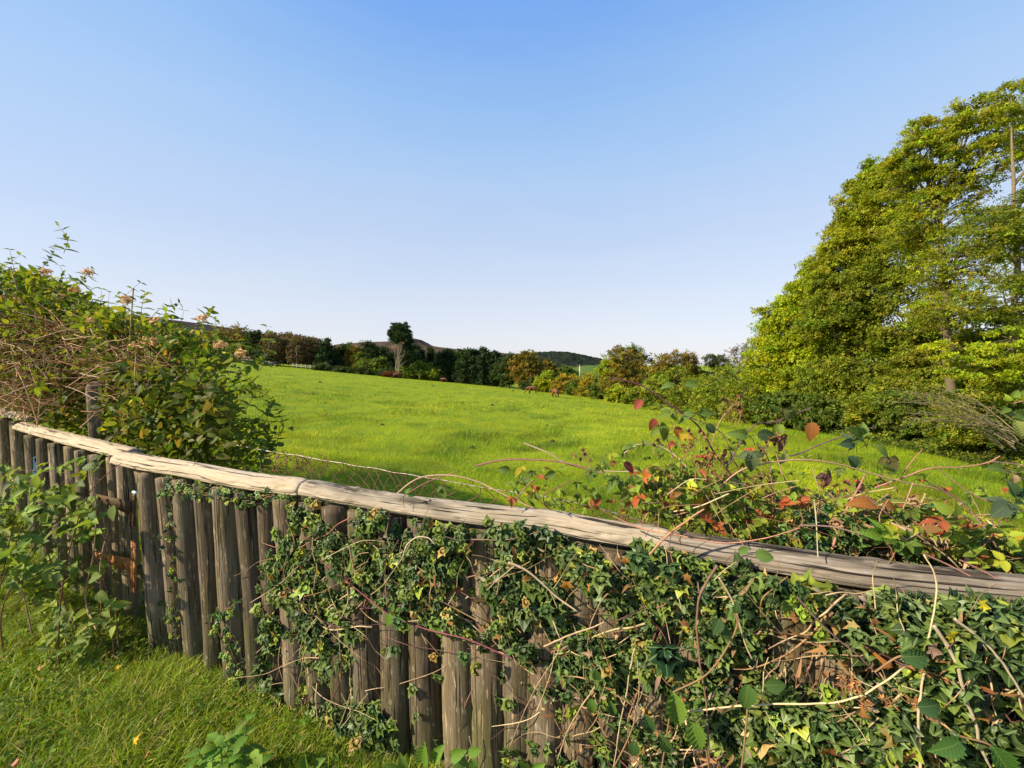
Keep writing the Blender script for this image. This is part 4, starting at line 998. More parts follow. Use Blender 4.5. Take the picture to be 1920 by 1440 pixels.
def horse(label, px, py, Y, rot, coat, graze=True, scale=1.0):
    p = at(px, py, Y); z = float(zf(p[0], Y)); h = thing('horse', label, 'horse', (p[0], Y, z), 'horses grazing in the field')
    h.rotation_euler = (0, 0, R(rot)); h.scale = (scale,) * 3
    hd = [((.98, 0, 1.12), .17), ((1.22, 0, .80), .12), ((1.38, 0, .42), .095), ((1.50, 0, .12), .065)] if graze else [((.95, 0, 1.5), .17), ((1.12, 0, 1.78), .12), ((1.32, 0, 1.72), .11), ((1.52, 0, 1.52), .07)]
    nodes = [((0, 0, 1.14), (.31, .30)), ((.42, 0, 1.12), (.29, .31)), ((.70, 0, 1.18), (.22, .29)), ((-.42, 0, 1.16), (.29, .28)), ((-.66, 0, 1.18), (.22, .23))] + hd
    E = [(0, 1), (1, 2), (0, 3), (3, 4), (2, 5), (5, 6), (6, 7), (7, 8)]
    def leg(root, pts):
        i0 = root
        for p_ in pts:
            nodes.append(p_); E.append((i0, len(nodes) - 1)); i0 = len(nodes) - 1
    for s in (-1, 1):
        f_ = .10 * s
        leg(1, [((.58, .15 * s, .88), .12), ((.60 + f_, .16 * s, .52), .08), ((.60 + f_, .16 * s, .14), .06), ((.66 + f_, .16 * s, .04), .075)])
        leg(3, [((-.52, .17 * s, .90), .17), ((-.50 - f_, .17 * s, .72), .11), ((-.74 - f_, .17 * s, .50), .08), ((-.66 - f_, .17 * s, .14), .06), ((-.60 - f_, .17 * s, .04), .075)])
    bo = skin('body', nodes, E, coat, h)
    tail = skin('tail', [((-.84, 0, 1.26), .05), ((-.96, 0, 1.05), .075), ((-.98, 0, .75), .08), ((-.95, 0, .5), .03)], [(0, 1), (1, 2), (2, 3)], M['mane'], h, 1)
    mm = [((.80, 0, 1.42), .03), ((1.02, 0, 1.26), .04), ((1.22, 0, .98), .04), ((1.36, 0, .70), .03)] if graze else [((.80, 0, 1.5), .03), ((.92, 0, 1.68), .04), ((1.06, 0, 1.88), .04), ((1.14, 0, 1.92), .02)]
    skin('mane', mm, [(0, 1), (1, 2), (2, 3)], M['mane'], h, 1)
    for s in (-1, 1):
        e = (1.30, .06 * s, .66) if graze else (1.10, .06 * s, 1.90)
        skin('ear', [(e, .028), ((e[0] + (.03 if graze else 0), e[1] * 1.3, e[2] + .12), .008)], [(0, 1)], coat, h, 1)
    return h
horse('black horse grazing at the far left of the field', 515, 684.5, 98, 8, M['black'])
horse('dark bay horse grazing below the lone pine', 743, 706, 100, 5, M['bay'])
horse('distant small bay horse grazing in front of the olive bush', 833, 716, 104, 172, M['bay'], scale=.85)
horse('chestnut horse standing broadside, left of the pair by the orange hedge', 999, 741, 72, 186, M['chestnut'])
horse('chestnut horse seen from behind, right of the pair by the orange hedge', 1042, 745, 64, 108, M['chestnut'])
# molehills
g_m = []
def mole(px, py, Y, r, lab):
    p = at(px, py, Y); z = float(zf(p[0], Y)); k = 26; a = np.linspace(0, 2 * math.pi, k, endpoint=False); rows = np.linspace(0, 1, 9)
    A, T_ = np.meshgrid(a, rows); q = np.stack([np.cos(A) * 2 + px, np.sin(A) * 2, T_ * 3], -1)
    rr = r * T_ * (1 + .4 * (fbm(q, 3) - .5)); zz = r * .75 * (1 - T_ ** 1.6) * (1 + .7 * (fbm(q * 2.5, 3) - .5)) - .04 * T_
    V = np.stack([p[0] + np.cos(A) * rr, Y + np.sin(A) * rr, z + zz - .01], -1)
    i = np.arange(9 * k).reshape(9, k); g = Geo(); g.add(V.reshape(-1, 3), np.stack([i[:-1], i[1:], np.roll(i[1:], -1, 1), np.roll(i[:-1], -1, 1)], -1).reshape(-1, 4))
    # crumbs of soil round it
    for c in range(14):
        c0 = np.array([p[0], Y, z]) + np.array([math.cos(c * 2.4), math.sin(c * 2.4), 0]) * r * rng.uniform(.8, 1.4); d = rdir(8) * r * .12
        g.add(c0 + d + [0, 0, .02], np.array([[0, 1, 2], [0, 2, 3], [4, 5, 6], [1, 5, 7], [2, 6, 3]]))
    tag(g.build('molehill', M['soil'], origin=(p[0], Y, z)), lab, 'molehill', 'molehills scattered over the field')
m_, nt_, b_ = new_mat('soil'); nt = nt_; c_ = ramp(nt, noise(nt, N_(nt, 'ShaderNodeTexCoord').outputs['Object'], 25, 4), [(.35, (.018, .012, .006)), (.7, (.05, .034, .016))]); nt.links.new(c_, b_.inputs['Base Color']); b_.inputs['Roughness'].default_value = 1; M['soil'] = m_
for a in [(717, 799, 18, .17 * .75, 'rounded molehill left of centre in the field'), (886, 833, 13, .2 * .75, 'wide flat molehill nearest the wire netting'), (923, 768, 36, .28 * .75, 'molehill straight below the tallest brown-green tree'), (1019, 769, 36, .22 * .75, 'molehill below the standing horses'),
          (600, 731, 55, .4 * .75, 'lone molehill high on the left of the field'), (1026, 789, 22, .18 * .75, 'low molehill in the middle, right of centre'), (1036, 816, 15.5, .2 * .75, 'spread molehill in front of the bramble'), (962, 738, 80, .4 * .75, 'tiny far molehill left of the chestnut horses'), (811, 737, 70, .35 * .75, 'tiny far molehill below the distant small bay horse')]:
    mole(*a)
# ------------------------------------------------------------------ foreground plants
def inpoly(x, y, poly):
    poly = np.asarray(poly, float); c = np.zeros(x.shape, bool); j = len(poly) - 1
    for i in range(len(poly)):
        xi, yi = poly[i]; xj, yj = poly[j]
        c ^= ((yi > y) != (yj > y)) & (x < (xj - xi) * (y - yi) / (yj - yi + 1e-9) + xi); j = i
    return c
def psample(poly, n):
    p = np.asarray(poly, float); lo, hi = p.min(0), p.max(0); X = []; Yy = []; k = 0
    while k < n:
        x = rng.uniform(lo[0], hi[0], n * 2); y = rng.uniform(lo[1], hi[1], n * 2); m_ = inpoly(x, y, p); X.append(x[m_]); Yy.append(y[m_]); k += m_.sum()
    return np.concatenate(X)[:n], np.concatenate(Yy)[:n]
def idir(a, Yw=0.0):            # a direction given by its angle seen from the lane side (0 = right, 90 = up)
    a = np.radians(np.asarray(a, float)); return np.stack([np.cos(a), np.zeros_like(a) + Yw, np.sin(a)], -1)
def walk(pts, n, jit=0.0):
    p = spline([at(*q) for q in pts], n)
    if jit: p += np.cumsum(rng.normal(size=p.shape), 0) * jit * .2 * np.sin(np.linspace(0, math.pi, n))[:, None]
    return p
def tri_leaves(g, pos, tip, nrm, size, col, k=3):
    """compound bramble leaves, three leaflets each"""
    tip = unit(tip); nrm = unit(nrm); side = unit(np.cross(tip, nrm)); n = len(pos); size = np.broadcast_to(size, (n,))
    for a, s in ((0, 1.0), (68, .82), (-68, .82)):
        d = tip * math.cos(R(a)) + side * math.sin(R(a)) + rng.normal(size=(n, 3)) * .08
        p = pos + (tip * .22 * size[:, None] if a == 0 else 0)
        scatter(g, BRA, p, d, nrm + rng.normal(size=(n, 3)) * .18, size * s * rng.uniform(.85, 1.1, n), col * (1 + .06 * rng.normal(size=(n, 1))), .25)
    tubes(g, np.stack([pos - tip * .55 * size[:, None], pos, pos + tip * .22 * size[:, None]], 1), .0011, 4, (.12, .09, .03))

# ---- honeysuckle
hz = at(200, 900, 3.4); HS = thing('honeysuckle', 'large tangled honeysuckle with pink and yellow flowers climbing over the fence on the left', 'shrub', (hz[0], 3.4, float(zf(hz[0], 3.4))))
OUT = [(-200, 430), (-60, 470), (0, 505), (60, 520), (110, 530), (150, 555), (200, 580), (260, 600), (320, 615), (370, 625), (410, 640), (425, 690), (430, 740), (455, 780), (500, 800), (505, 850), (470, 880), (380, 880), (260, 840), (120, 800), (0, 765), (-200, 740)]
def hY(px): return np.interp(px, [-200, 0, 150, 250, 400, 520], [3.6, 3.5, 3.25, 2.85, 2.6, 2.45])
g = Geo(); gs = Geo(); gd = Geo()
x, y = psample(OUT, 40000); dY = rng.random(len(x)) ** 1.3 * 1.9; Yq = hY(x) + dY
wy = np.interp(x, [165, 505], [749, 846])
postzone = (x > 122) & (x < 190) & (y > 700)
keep = ~(postzone & (Yq < 3.45)) & ~((x < 260) & (y > 755) & (Yq < wall(x) + .15))
fb = fbm(np.stack([x / 55, y / 45, Yq * 2.2], -1), 3); keep &= fb > .43
tang = smooth((330 - x) / 120) * smooth((y - 610) / 40)
keep &= rng.random(len(x)) > tang * .80; keep &= rng.random(len(x)) > smooth((x - 340) / 130) * .72
x, y, Yq, tang = x[keep], y[keep], Yq[keep], tang[keep]; n = len(x)
P = at(x, y, Yq); c = pal([(.07, .115, .014), (.11, .16, .016), (.17, .21, .018), (.27, .26, .02), (.17, .14, .025), (.34, .19, .04)], n, .26, [2.5, 4, 3.5, 2.2, 1, .5])
scatter(g, OVA, P, unit(rng.normal(size=(n, 3)) + [.25, -.2, .35]), unit(rng.normal(size=(n, 3)) * .6 + [-.35, -.5, .6]), rng.uniform(.038, .072, n) * np.clip(Yq / 3.0, .85, 1.3), c)
# shoots with opposite leaves
tips = [(18, 468), (38, 478), (104, 460), (108, 420), (112, 498), (60, 505), (85, 508), (172, 503), (190, 542), (205, 548), (222, 552), (262, 530), (272, 548), (248, 560), (336, 568), (345, 582), (398, 578), (405, 600), (438, 612), (500, 612), (508, 640), (440, 660), (300, 590), (132, 520), (150, 545), (378, 610), (420, 640), (462, 650), (470, 715), (505, 770), (522, 790), (490, 745), (450, 700), (518, 815), (-40, 440), (-90, 430), (430, 770), (460, 760)]
P = []; Rr = []
def shoot(tx, ty, Y, L, lean_, leaf, gap=.036):
    tp = at(tx, ty, Y); b = tp - np.array([lean_[0], lean_[1], lean_[2]]) * L; m_ = (tp + b) / 2 + rng.normal(size=3) * L * .12
    p = spline([b, m_, tp], 16); P.append(p); Rr.append(np.linspace(.0022, .0009, 16))
    k = int(L / gap); s = np.linspace(.15, 1, k); i_ = (s * 15).astype(int); q = p[i_]; T = unit(p[np.minimum(i_ + 1, 15)] - p[np.maximum(i_ - 1, 0)])
    ph = rng.uniform(0, 3.14)
    for sg in (1, -1):
        a = ph + np.arange(k) * 1.57; e1 = unit(np.cross(T, [.3, .9, .1])); e2 = np.cross(T, e1)
        d = (e1 * np.cos(a)[:, None] + e2 * np.sin(a)[:, None]) * sg + T * .45 + [0, 0, -.1]
        scatter(g, OVA, q, d, T * .8 + rng.normal(size=(k, 3)) * .3 + [-.1, -.2, .3], leaf * (1 - .45 * s ** 3) * rng.uniform(.75, 1.15, k), pal([(.09, .14, .014), (.14, .19, .016), (.19, .21, .018)], k, .15), .3)
for tx, ty in tips:
    shoot(tx, ty, float(hY(tx)) + rng.uniform(-.1, .5), rng.uniform(.22, .45), unit(np.array([.25 + .3 * rng.normal(), .1 * rng.normal(), 1.0])), .078)
for k in range(330):
    xx, yy = psample(OUT, 1); 
    if (xx[0] < 330 and yy[0] > 630) and rng.random() < .75: continue
    if 115 < xx[0] < 195 and yy[0] > 700: continue
    if yy[0] > 720 and xx[0] < 260: continue
    shoot(xx[0], yy[0] - 12, float(hY(xx[0])) + rng.uniform(-.25, .1), rng.uniform(.12, .3), unit(rng.normal(size=3) * [.6, .3, .5] + [.2, 0, .6]), .07)
tubes(gs, np.array(P), np.array(Rr), 5, (.26, .15, .07))
# living and dead stems in the tangle
P = []; C = []
TG = [(-150, 600), (0, 600), (150, 610), (300, 650), (330, 700), (260, 745), (170, 760), (60, 775), (-150, 740)]
x, y = psample(TG, 1500)
for xx, yy in zip(x, y):
    Y0 = float(hY(xx)) + rng.uniform(-.3, .8)
    if 110 < xx < 190 and yy > 690 and Y0 < 3.5: Y0 = 3.5 + rng.random() * .4
    s = at(xx, yy, Y0); d = unit(rng.normal(size=3) * [1.5, .6, .75]) * rng.uniform(.1, .38); m_ = s + d * .5 + rng.normal(size=3) * .035
    P.append(spline([s - d * .2, s, m_, s + d], 12)); C.append(rng.choice(4))
C = np.array([(.48, .26, .12), (.32, .14, .06), (.54, .36, .18), (.24, .10, .05)])[np.array(C)] * rng.uniform(.7, 1.25, (len(P), 1))
tubes(gd, np.array(P), rng.uniform(.0012, .0032, (len(P), 1)), 4, C)
P = [walk(q, 40, .002) for q in [[(75, 640, 3.4), (35, 605, 3.4), (95, 560, 3.5), (120, 540, 3.5)], [(70, 790, 3.2), (45, 720, 3.2), (30, 690, 3.3), (20, 650, 3.3)], [(70, 795, 3.2), (80, 720, 3.2), (95, 690, 3.2)], [(165, 700, 3.0), (210, 670, 3.0), (270, 660, 3.0)], [(200, 720, 2.9), (280, 745, 2.9), (335, 750, 2.9)], [(90, 710, 3.2), (40, 655, 3.2), (-10, 640, 3.3)],
                                 [(20, 500, 3.3), (40, 570, 3.3), (70, 640, 3.3), (110, 700, 3.3)], [(250, 540, 2.9), (245, 620, 2.9), (240, 680, 2.9)], [(0, 745, 3.3), (70, 720, 3.2), (140, 730, 3.1), (230, 780, 2.9)], [(150, 802, 2.9), (170, 785, 2.9), (180, 770, 2.9)], [(150, 700, 3.0), (260, 730, 2.9), (310, 800, 2.8)]]]
tubes(gd, np.array(P), np.linspace(.0045, .0022, 40)[None], 6, (.42, .29, .18))
x, y = psample(TG, 420); q = at(x, y, hY(x) + rng.uniform(-.1, .6, len(x))); m_ = ~((x > 115) & (x < 190) & (y > 695)); q = q[m_]
scatter(gd, OVN, q, rdir(len(q)) + [0, 0, -.4], rdir(len(q)) + [0, -.6, 0], rng.uniform(.02, .05, len(q)), pal([(.30, .12, .03), (.22, .10, .05), (.36, .20, .05), (.20, .06, .04)], len(q)), .8)
x, y = psample([(-250, 640), (0, 650), (200, 670), (330, 700), (420, 730), (420, 860), (330, 860), (230, 830), (110, 800), (0, 768), (-250, 730)], 9000); Yq = wall(x) + .25 + rng.random(len(x)) * 1.6; m_ = ~((x > 124) & (x < 188) & (Yq < 3.5)); x, y, Yq = x[m_], y[m_], Yq[m_]; n = len(x)
scatter(g, OVA, at(x, y, Yq), rdir(n), unit(rng.normal(size=(n, 3)) * .7 + [-.3, -.5, .6]), rng.uniform(.05, .09, n), pal([(.06, .09, .012), (.10, .13, .014), (.13, .12, .02), (.16, .12, .03)], n, .22, [3, 4, 1, .6]))
g.build('leaves', M['leaf'], HS); gs.build('stems', M['twig'], HS); gd.build('dead_stems', M['twig'], HS)
fl = [(88, 512), (142, 545), (15, 560), (32, 565), (118, 558), (240, 566), (290, 606), (278, 640), (291, 644), (383, 600), (325, 645), (414, 650), (176, 603), (250, 654), (455, 668), (165, 512), (-40, 540)]
for fx, fy in fl:
    gg = Geo(); c0 = at(fx, fy, float(hY(fx)) - .05); k = rng.integers(11, 18)
    d = unit(rng.normal(size=(k, 3)) * [1, .7, .6] + [0, -.4, .7]); L = rng.uniform(.028, .046, k)[:, None]
    q = np.stack([c0 + d * .004, c0 + d * L * .6, c0 + d * L + [0, 0, .002]], 1)
    cc = pal([(.70, .48, .12), (.62, .36, .13), (.56, .22, .11), (.74, .60, .24)], k, .12)
    tubes(gg, q, np.array([[.0018, .0026, .0042]]), 6, cc)
    e = c0 + d * L
    for s in (1, -1): scatter(gg, OVN, e, unit(d * .3 + np.cross(d, rdir(k)) * s), d, .022, pal([(.66, .50, .22), (.62, .34, .2)], k, .1), 1.2)
    gg.build('flower', M['petal'], HS)

# ---- generic bramble plant
P_BR = [(.13, .19, .03), (.17, .24, .035), (.09, .14, .03), (.21, .27, .035)]
def cane_spines(g, p, r, n, col):
    i_ = rng.integers(1, len(p) - 1, n); d = rdir(n) * .5 + [0, 0, -.2]
    q = np.stack([p[i_], p[i_] + unit(d) * r * 2.6], 1)
    tubes(g, q, np.array([[r * .35, r * .03]]), 4, col)

# bramble in front of the gate
base = at(112, 1292, 1.97); BG_ = thing('bramble', 'leafy green bramble growing out of the verge in front of the gate', 'bramble', (base[0], base[1], 0))
canes = [([(112, 1294, 1.97), (110, 1200, 1.97), (116, 1110, 2.0), (136, 1010, 2.05), (164, 930, 2.15), (205, 885, 2.2), (228, 868, 2.22)], .0036, (.16, .055, .05)),
         ([(-60, 886, 2.8), (40, 882, 2.7), (90, 884, 2.6), (150, 890, 2.5), (190, 900, 2.4)], .0022, (.10, .04, .045)),
         ([(35, 1060, 2.1), (32, 1010, 2.2), (60, 960, 2.3), (100, 920, 2.4), (150, 880, 2.45)], .0028, (.16, .07, .05)),
         ([(180, 1180, 2.0), (160, 1120, 2.1), (175, 1040, 2.1), (180, 960, 2.15), (175, 900, 2.2)], .004, (.34, .22, .13)),
         ([(60, 1190, 1.95), (45, 1120, 2.0), (34, 1100, 2.0)], .003, (.25, .12, .09)),
         ([(190, 1130, 2.05), (188, 1060, 2.1), (200, 1000, 2.2)], .004, (.3, .2, .1)),
         ([(0, 1000, 2.4), (40, 1020, 2.3), (90, 1000, 2.2), (130, 960, 2.2)], .003, (.15, .06, .05))]
gc = Geo()
for pts, r0, c in canes:
    p = walk(pts, 60); tubes(gc, p, np.linspace(r0, r0 * .55, 60), 7, c); cane_spines(gc, p, r0, 26, c)
# each drives down into the ground
for k in range(10):
    xx = rng.uniform(0, 215); e = at(xx, rng.uniform(920, 1100), 2.15); s = e.copy(); s[2] = -.03; s[:2] += rng.normal(size=2) * .12
    tubes(gc, spline([s, (s + e) / 2 + rng.normal(size=3) * .05, e], 20), np.linspace(.004, .002, 20), 6, (.2, .1, .06))
gc.build('cane', M['twig'], BG_)
g = Geo()
POLY = [(-160, 900), (0, 865), (60, 880), (90, 860), (120, 865), (150, 858), (190, 850), (232, 862), (228, 920), (236, 1000), (215, 1080), (222, 1190), (190, 1240), (165, 1300), (110, 1310), (70, 1240), (90, 1160), (60, 1110), (0, 1080), (-160, 1060)]
x, y = psample(POLY, 640)
Ymax = np.minimum(wall(x) - .12, 2.9); Yq = 1.95 + (Ymax - 1.95) * rng.random(len(x)) * np.interp(y, [860, 1000, 1290], [1, .8, .35]); keep = Ymax > 1.98
fb = fbm(np.stack([x / 40, y / 40, Yq * 3], -1), 2); keep &= fb > .40
keep &= ~((x < 210) & (y < 905) & (rng.random(len(x)) < .55)) & ~((x > 228) & (y < 1110)); keep &= ~((x > 150) & (y > 1010) & (y < 1125) & (rng.random(len(x)) < .9)) & ~((x > 185) & (y > 905) & (y < 1000) & (rng.random(len(x)) < .8))
x, y, Yq = x[keep], y[keep], Yq[keep]; n = len(x); q = at(x, y, Yq)
tri_leaves(g, q, unit(rng.normal(size=(n, 3)) * [.8, .4, .5] + [-.35, -.5, -.25]), unit(rng.normal(size=(n, 3)) * .35 + [-.25, -.45, .9]), rng.uniform(.05, .08, n), pal(P_BR, n, .15))
for px, py, L, a, c in [(140, 1245, .075, 60, 0), (125, 1258, .07, -100, 0), (95, 1215, .06, 170, 0), (145, 1200, .065, 10, 0), (118, 1222, .055, 200, 1), (198, 1280, .065, 150, 2), (170, 1085, .08, 20, 0), (185, 1110, .07, -30, 0), (128, 940, .07, 30, 1), (213, 948, .075, -80, 0)]:
    scatter(g, BRA, [at(px, py, 1.93)], [idir(a, -.3)], [[-.2, -.8, .6]], L, P_BR[c])
g.build('leaves', M['bramble'], BG_)

# ---- ivy
ix = main_path[700]; IV = thing('ivy', 'dark glossy ivy covering the middle and right of the palisade under the log rail', 'ivy', (ix[0], ix[1], 0))
ITOP = np.array([(470, 935), (500, 925), (560, 930), (640, 950), (740, 965), (800, 975), (850, 985), (940, 985), (1010, 985), (1060, 1010), (1120, 1030), (1200, 1020), (1260, 1035), (1340, 1050), (1420, 1075), (1500, 1100), (1560, 1105), (1640, 1110), (1720, 1120), (1800, 1125), (1920, 1140), (2500, 1180)], float)
HOLES = [([(680, 1160), (740, 1175), (800, 1180), (860, 1190), (930, 1185), (975, 1240), (950, 1300), (960, 1390), (930, 1445), (740, 1445), (740, 1360), (690, 1320), (678, 1220)], .97),
         ([(555, 1240), (640, 1250), (680, 1250), (700, 1345), (640, 1330), (560, 1330)], .75), ([(680, 970), (735, 975), (735, 1050), (690, 1060)], .7), ([(728, 985), (755, 985), (760, 1110), (735, 1120)], .6),
         ([(985, 1300), (1060, 1310), (1120, 1330), (1200, 1320), (1250, 1350), (1240, 1445), (980, 1445)], .75), ([(1470, 1110), (1640, 1115), (1680, 1200), (1640, 1290), (1560, 1280), (1560, 1180), (1480, 1180)], .72),
         ([(1355, 1190), (1405, 1180), (1415, 1360), (1365, 1400)], .72), ([(1850, 1200), (1915, 1200), (1920, 1330), (1860, 1310)], .7), ([(1600, 1200), (1660, 1210), (1650, 1400), (1600, 1400)], .5), ([(1010, 1140), (1080, 1150), (1080, 1200), (1020, 1190)], .55),
         ([(470, 950), (530, 950), (520, 1030), (500, 1130), (470, 1130)], .7), ([(520, 1180), (560, 1180), (560, 1300), (520, 1300)], .6)]
N0 = 26000
x = np.where(rng.random(N0) < .14, rng.uniform(500, 780, N0), rng.uniform(480, 2300, N0)); x = np.where(x > 1960, np.where(rng.random(N0) < .5, x, rng.uniform(600, 1920, N0)), x)
yt = np.interp(x, ITOP[:, 0], ITOP[:, 1]); y = yt + (rng.random(N0) ** .9) * (1500 - yt)
k_ = rng.random(N0) < np.interp(x, [480, 520, 680, 760, 1000, 1400], [.75, 1, .9, .8, 1, 1]) * np.interp(y - yt, [0, 300, 420, 520], [1, .9, .62, .55])
leftedge = np.interp(y, [930, 960, 1100, 1200, 1300, 1440], [545, 560, 500, 500, 480, 480]); k_ &= x > leftedge - 30 * rng.random(N0)
for poly, pr in HOLES: k_ &= ~(inpoly(x, y, poly) & (rng.random(N0) < pr))
Yw = wall(x); dep = rng.random(N0); fb = fbm(np.stack([x / 60 * Yw, y / 60 * Yw, dep * .4], -1), 3); k_ &= fb > .425
x, y, Yw, dep, fb = x[k_], y[k_], Yw[k_], dep[k_], fb[k_]; n = len(x)
off = .05 + dep * (.03 + .07 * smooth((fb - .4) * 4)) * np.interp(x, [500, 1000, 1900], [.8, 1, 1.2])
q = at(x, y, Yw - off)
wn = np.array([-.35, -.9, 0])
nr = unit(rng.normal(size=(n, 3)) * .36 + wn + [-.12, 0, .42]); tp = unit(rng.normal(size=(n, 3)) * [.75, .35, .55] + [0, -.25, -.75])
sz = rng.uniform(.030, .060, n) * np.interp(x, [480, 800, 1300, 1900], [.85, .85, .92, 1.0]); big = rng.random(n) < .05; sz[big] *= 1.5
c = pal([(.032, .056, .016), (.056, .09, .021), (.095, .135, .025), (.15, .195, .03), (.24, .27, .03), (.30, .19, .05)], n, .22, [4, 5, 4, 2.2, .8, .5])
g = Geo(); scatter(g, IVY, q, tp, nr, sz, c, .3)
for px, py, L, a, cc in [(1245, 1215, .085, -85, 0), (1195, 1040, .06, -100, 1), (1255, 1060, .06, -80, 1), (870, 1225, .05, -95, 2), (1060, 1300, .045, -70, 2), (1020, 1140, .045, -70, 2), (1610, 1185, .042, -110, 3), (1650, 1195, .04, -80, 3), (1500, 1155, .035, 30, 4), (1490, 1130, .03, 120, 4), (1535, 1185, .036, -40, 4), (1545, 1300, .04, 10, 4), (1510, 1140, .03, -30, 4), (620, 1070, .05, -60, 2), (745, 1160, .05, -100, 2)]:
    pc_ = [(.016, .05, .022), (.05, .10, .03), (.07, .13, .04), (.12, .18, .05), (.26, .36, .03)][cc]
    scatter(g, IVY, [at(px, py, float(wall(px)) - .17)], [idir(a, -.2)], [[-.25, -1, .35]], L, np.array(pc_))
g.build('leaves', M['ivy'], IV)
# ivy stems
gs = Geo(); P = []
for k in range(360):
    xx = rng.uniform(520, 2200); yy = np.interp(xx, ITOP[:, 0], ITOP[:, 1]) + rng.random() ** .8 * 400
    if yy > 1160 and 640 < xx < 1000 and rng.random() < .85: continue
    a = rng.choice([-90, -70, -110, -40, -140, 200, -20]) + rng.normal() * 15
    pts = [(xx, yy)]; 
    for s in range(7): a += rng.normal() * 13; pts.append((pts[-1][0] + 26 * math.cos(R(a)), pts[-1][1] - 26 * math.sin(R(a))))
    o_ = rng.uniform(.05, .14); P.append(spline([at(u_, v_, float(wall(u_)) - o_ + rng.normal() * .012) for u_, v_ in pts], 26))
cs = pal([(.20, .11, .06), (.34, .23, .13), (.12, .05, .05), (.42, .30, .17)], len(P), .2)
tubes(gs, np.array(P), rng.uniform(.0010, .0028, (len(P), 1)) * np.linspace(1.2, .5, 26)[None], 5, cs)
gs.build('stem', M['twig'], IV)
g = Geo(); x, y = psample([(500, 960), (800, 990), (1300, 1060), (1920, 1160), (2100, 1160), (2100, 1440), (1000, 1440), (960, 1200), (700, 1150), (520, 1180)], 560)
q = at(x, y, wall(x) - rng.uniform(.08, .18, len(x))); n = len(q); sel = rng.random(n) < .22
scatter(g, MAP, q[sel], rdir(sel.sum()) + [0, 0, -.6], rdir(sel.sum()) * .7 + [0, -.8, .2], rng.uniform(.014, .030, sel.sum()), pal([(.24, .12, .05), (.18, .08, .03), (.30, .19, .09), (.33, .15, .035), (.28, .2, .12)], sel.sum()), 1.2)
scatter(g, OVN, q[~sel], rdir((~sel).sum()) + [0, 0, -.6], rdir((~sel).sum()) * .7 + [0, -.8, .2], rng.uniform(.015, .032, (~sel).sum()), pal([(.24, .12, .05), (.18, .08, .03), (.30, .19, .09), (.24, .18, .12)], (~sel).sum()), 1.4)
for px, py, L, a, c in [(893, 1118, .05, -70, (.42, .28, .15)), (1062, 1090, .05, -90, (.5, .24, .05)), (845, 1165, .03, -120, (.5, .25, .10)), (1172, 1045, .03, -90, (.45, .2, .05)), (980, 1085, .03, 0, (.5, .24, .05)), (1780, 1188, .036, -40, (.7, .5, .02)), (1836, 1132, .03, -20, (.6, .5, .03)), (1556, 1405, .045, -90, (.3, .11, .03)), (1110, 1225, .03, 180, (.4, .25, .15)), (1705, 1415, .045, -70, (.3, .13, .04)), (1740, 1215, .04, -20, (.36, .22, .14))]:
    scatter(g, MAP, [at(px, py, float(wall(px)) - .18)], [idir(a, -.2)], [[-.2, -1, .3]], L, np.array(c), .9)
g.build('dead_leaves', M['dead'], IV)
g = Geo(); P = []
x, y = psample([(560, 1000), (900, 1010), (1400, 1090), (1960, 1160), (2050, 1440), (1000, 1440), (960, 1300), (700, 1200), (520, 1250)], 100)
for xx, yy in zip(x, y):
    a = rng.choice([70, 110, 50, 130, 20, 160, 90]) + rng.normal() * 14; L = rng.uniform(14, 42); o_ = rng.uniform(.10, .17); pts = [(xx, yy)]
    for s in range(3): pts.append((pts[-1][0] + L * math.cos(R(a)), pts[-1][1] - L * math.sin(R(a)))); a += rng.normal() * 16
    P.append(spline([at(u_, v_, float(wall(u_)) - o_ + rng.normal() * .014) for u_, v_ in pts], 18))
tubes(g, np.array(P), rng.uniform(.0009, .0021, (len(P), 1)) * np.linspace(1.1, .5, 18)[None], 5, pal([(.30, .20, .11), (.22, .13, .065), (.38, .28, .16), (.16, .08, .05)], len(P), .18)); g.build('dead_stems', M['twig'], IV)

# small ivy strands on the bare pales left of the main ivy
for lab, pts in [('thin ivy strand with tiny bright leaves climbing between the bare pales right of the hinges', [(345, 1290), (330, 1180), (335, 1100), (325, 1010), (315, 930), (325, 905)]),
                 ('small ivy runner trailing across the bare pales below the honey coloured rail', [(520, 935), (470, 945), (430, 925), (390, 925), (340, 915)]),
                 ('ivy tuft hanging low on the bare pales above the nettles', [(450, 1290), (440, 1220), (415, 1160), (440, 1140)])]:
    p0 = at(pts[0][0], pts[0][1], float(wall(pts[0][0]))); th = thing('ivy_strand', lab, 'ivy', (p0[0], p0[1], 0), 'thin ivy strands on the bare pales')
    g = Geo(); gl = Geo()
    for r_ in range(4):
        p = spline([at(u_ + rng.normal() * 8, v_ + rng.normal() * 6, float(wall(u_)) - .065) for u_, v_ in pts], 40); tubes(g, p, .0014, 5, (.25, .15, .08))
        i_ = rng.integers(0, 40, 42); q = p[i_] + rng.normal(size=(42, 3)) * .014
        scatter(gl, IVY, q, rdir(42) + [0, -.2, -.5], rdir(42) * .5 + [-.3, -1, .4], rng.uniform(.014, .032, 42), pal([(.04, .09, .02), (.10, .17, .03), (.22, .28, .03), (.025, .06, .02)], 42))
    g.build('stem', M['twig'], th); gl.build('leaves', M['ivy'], th)

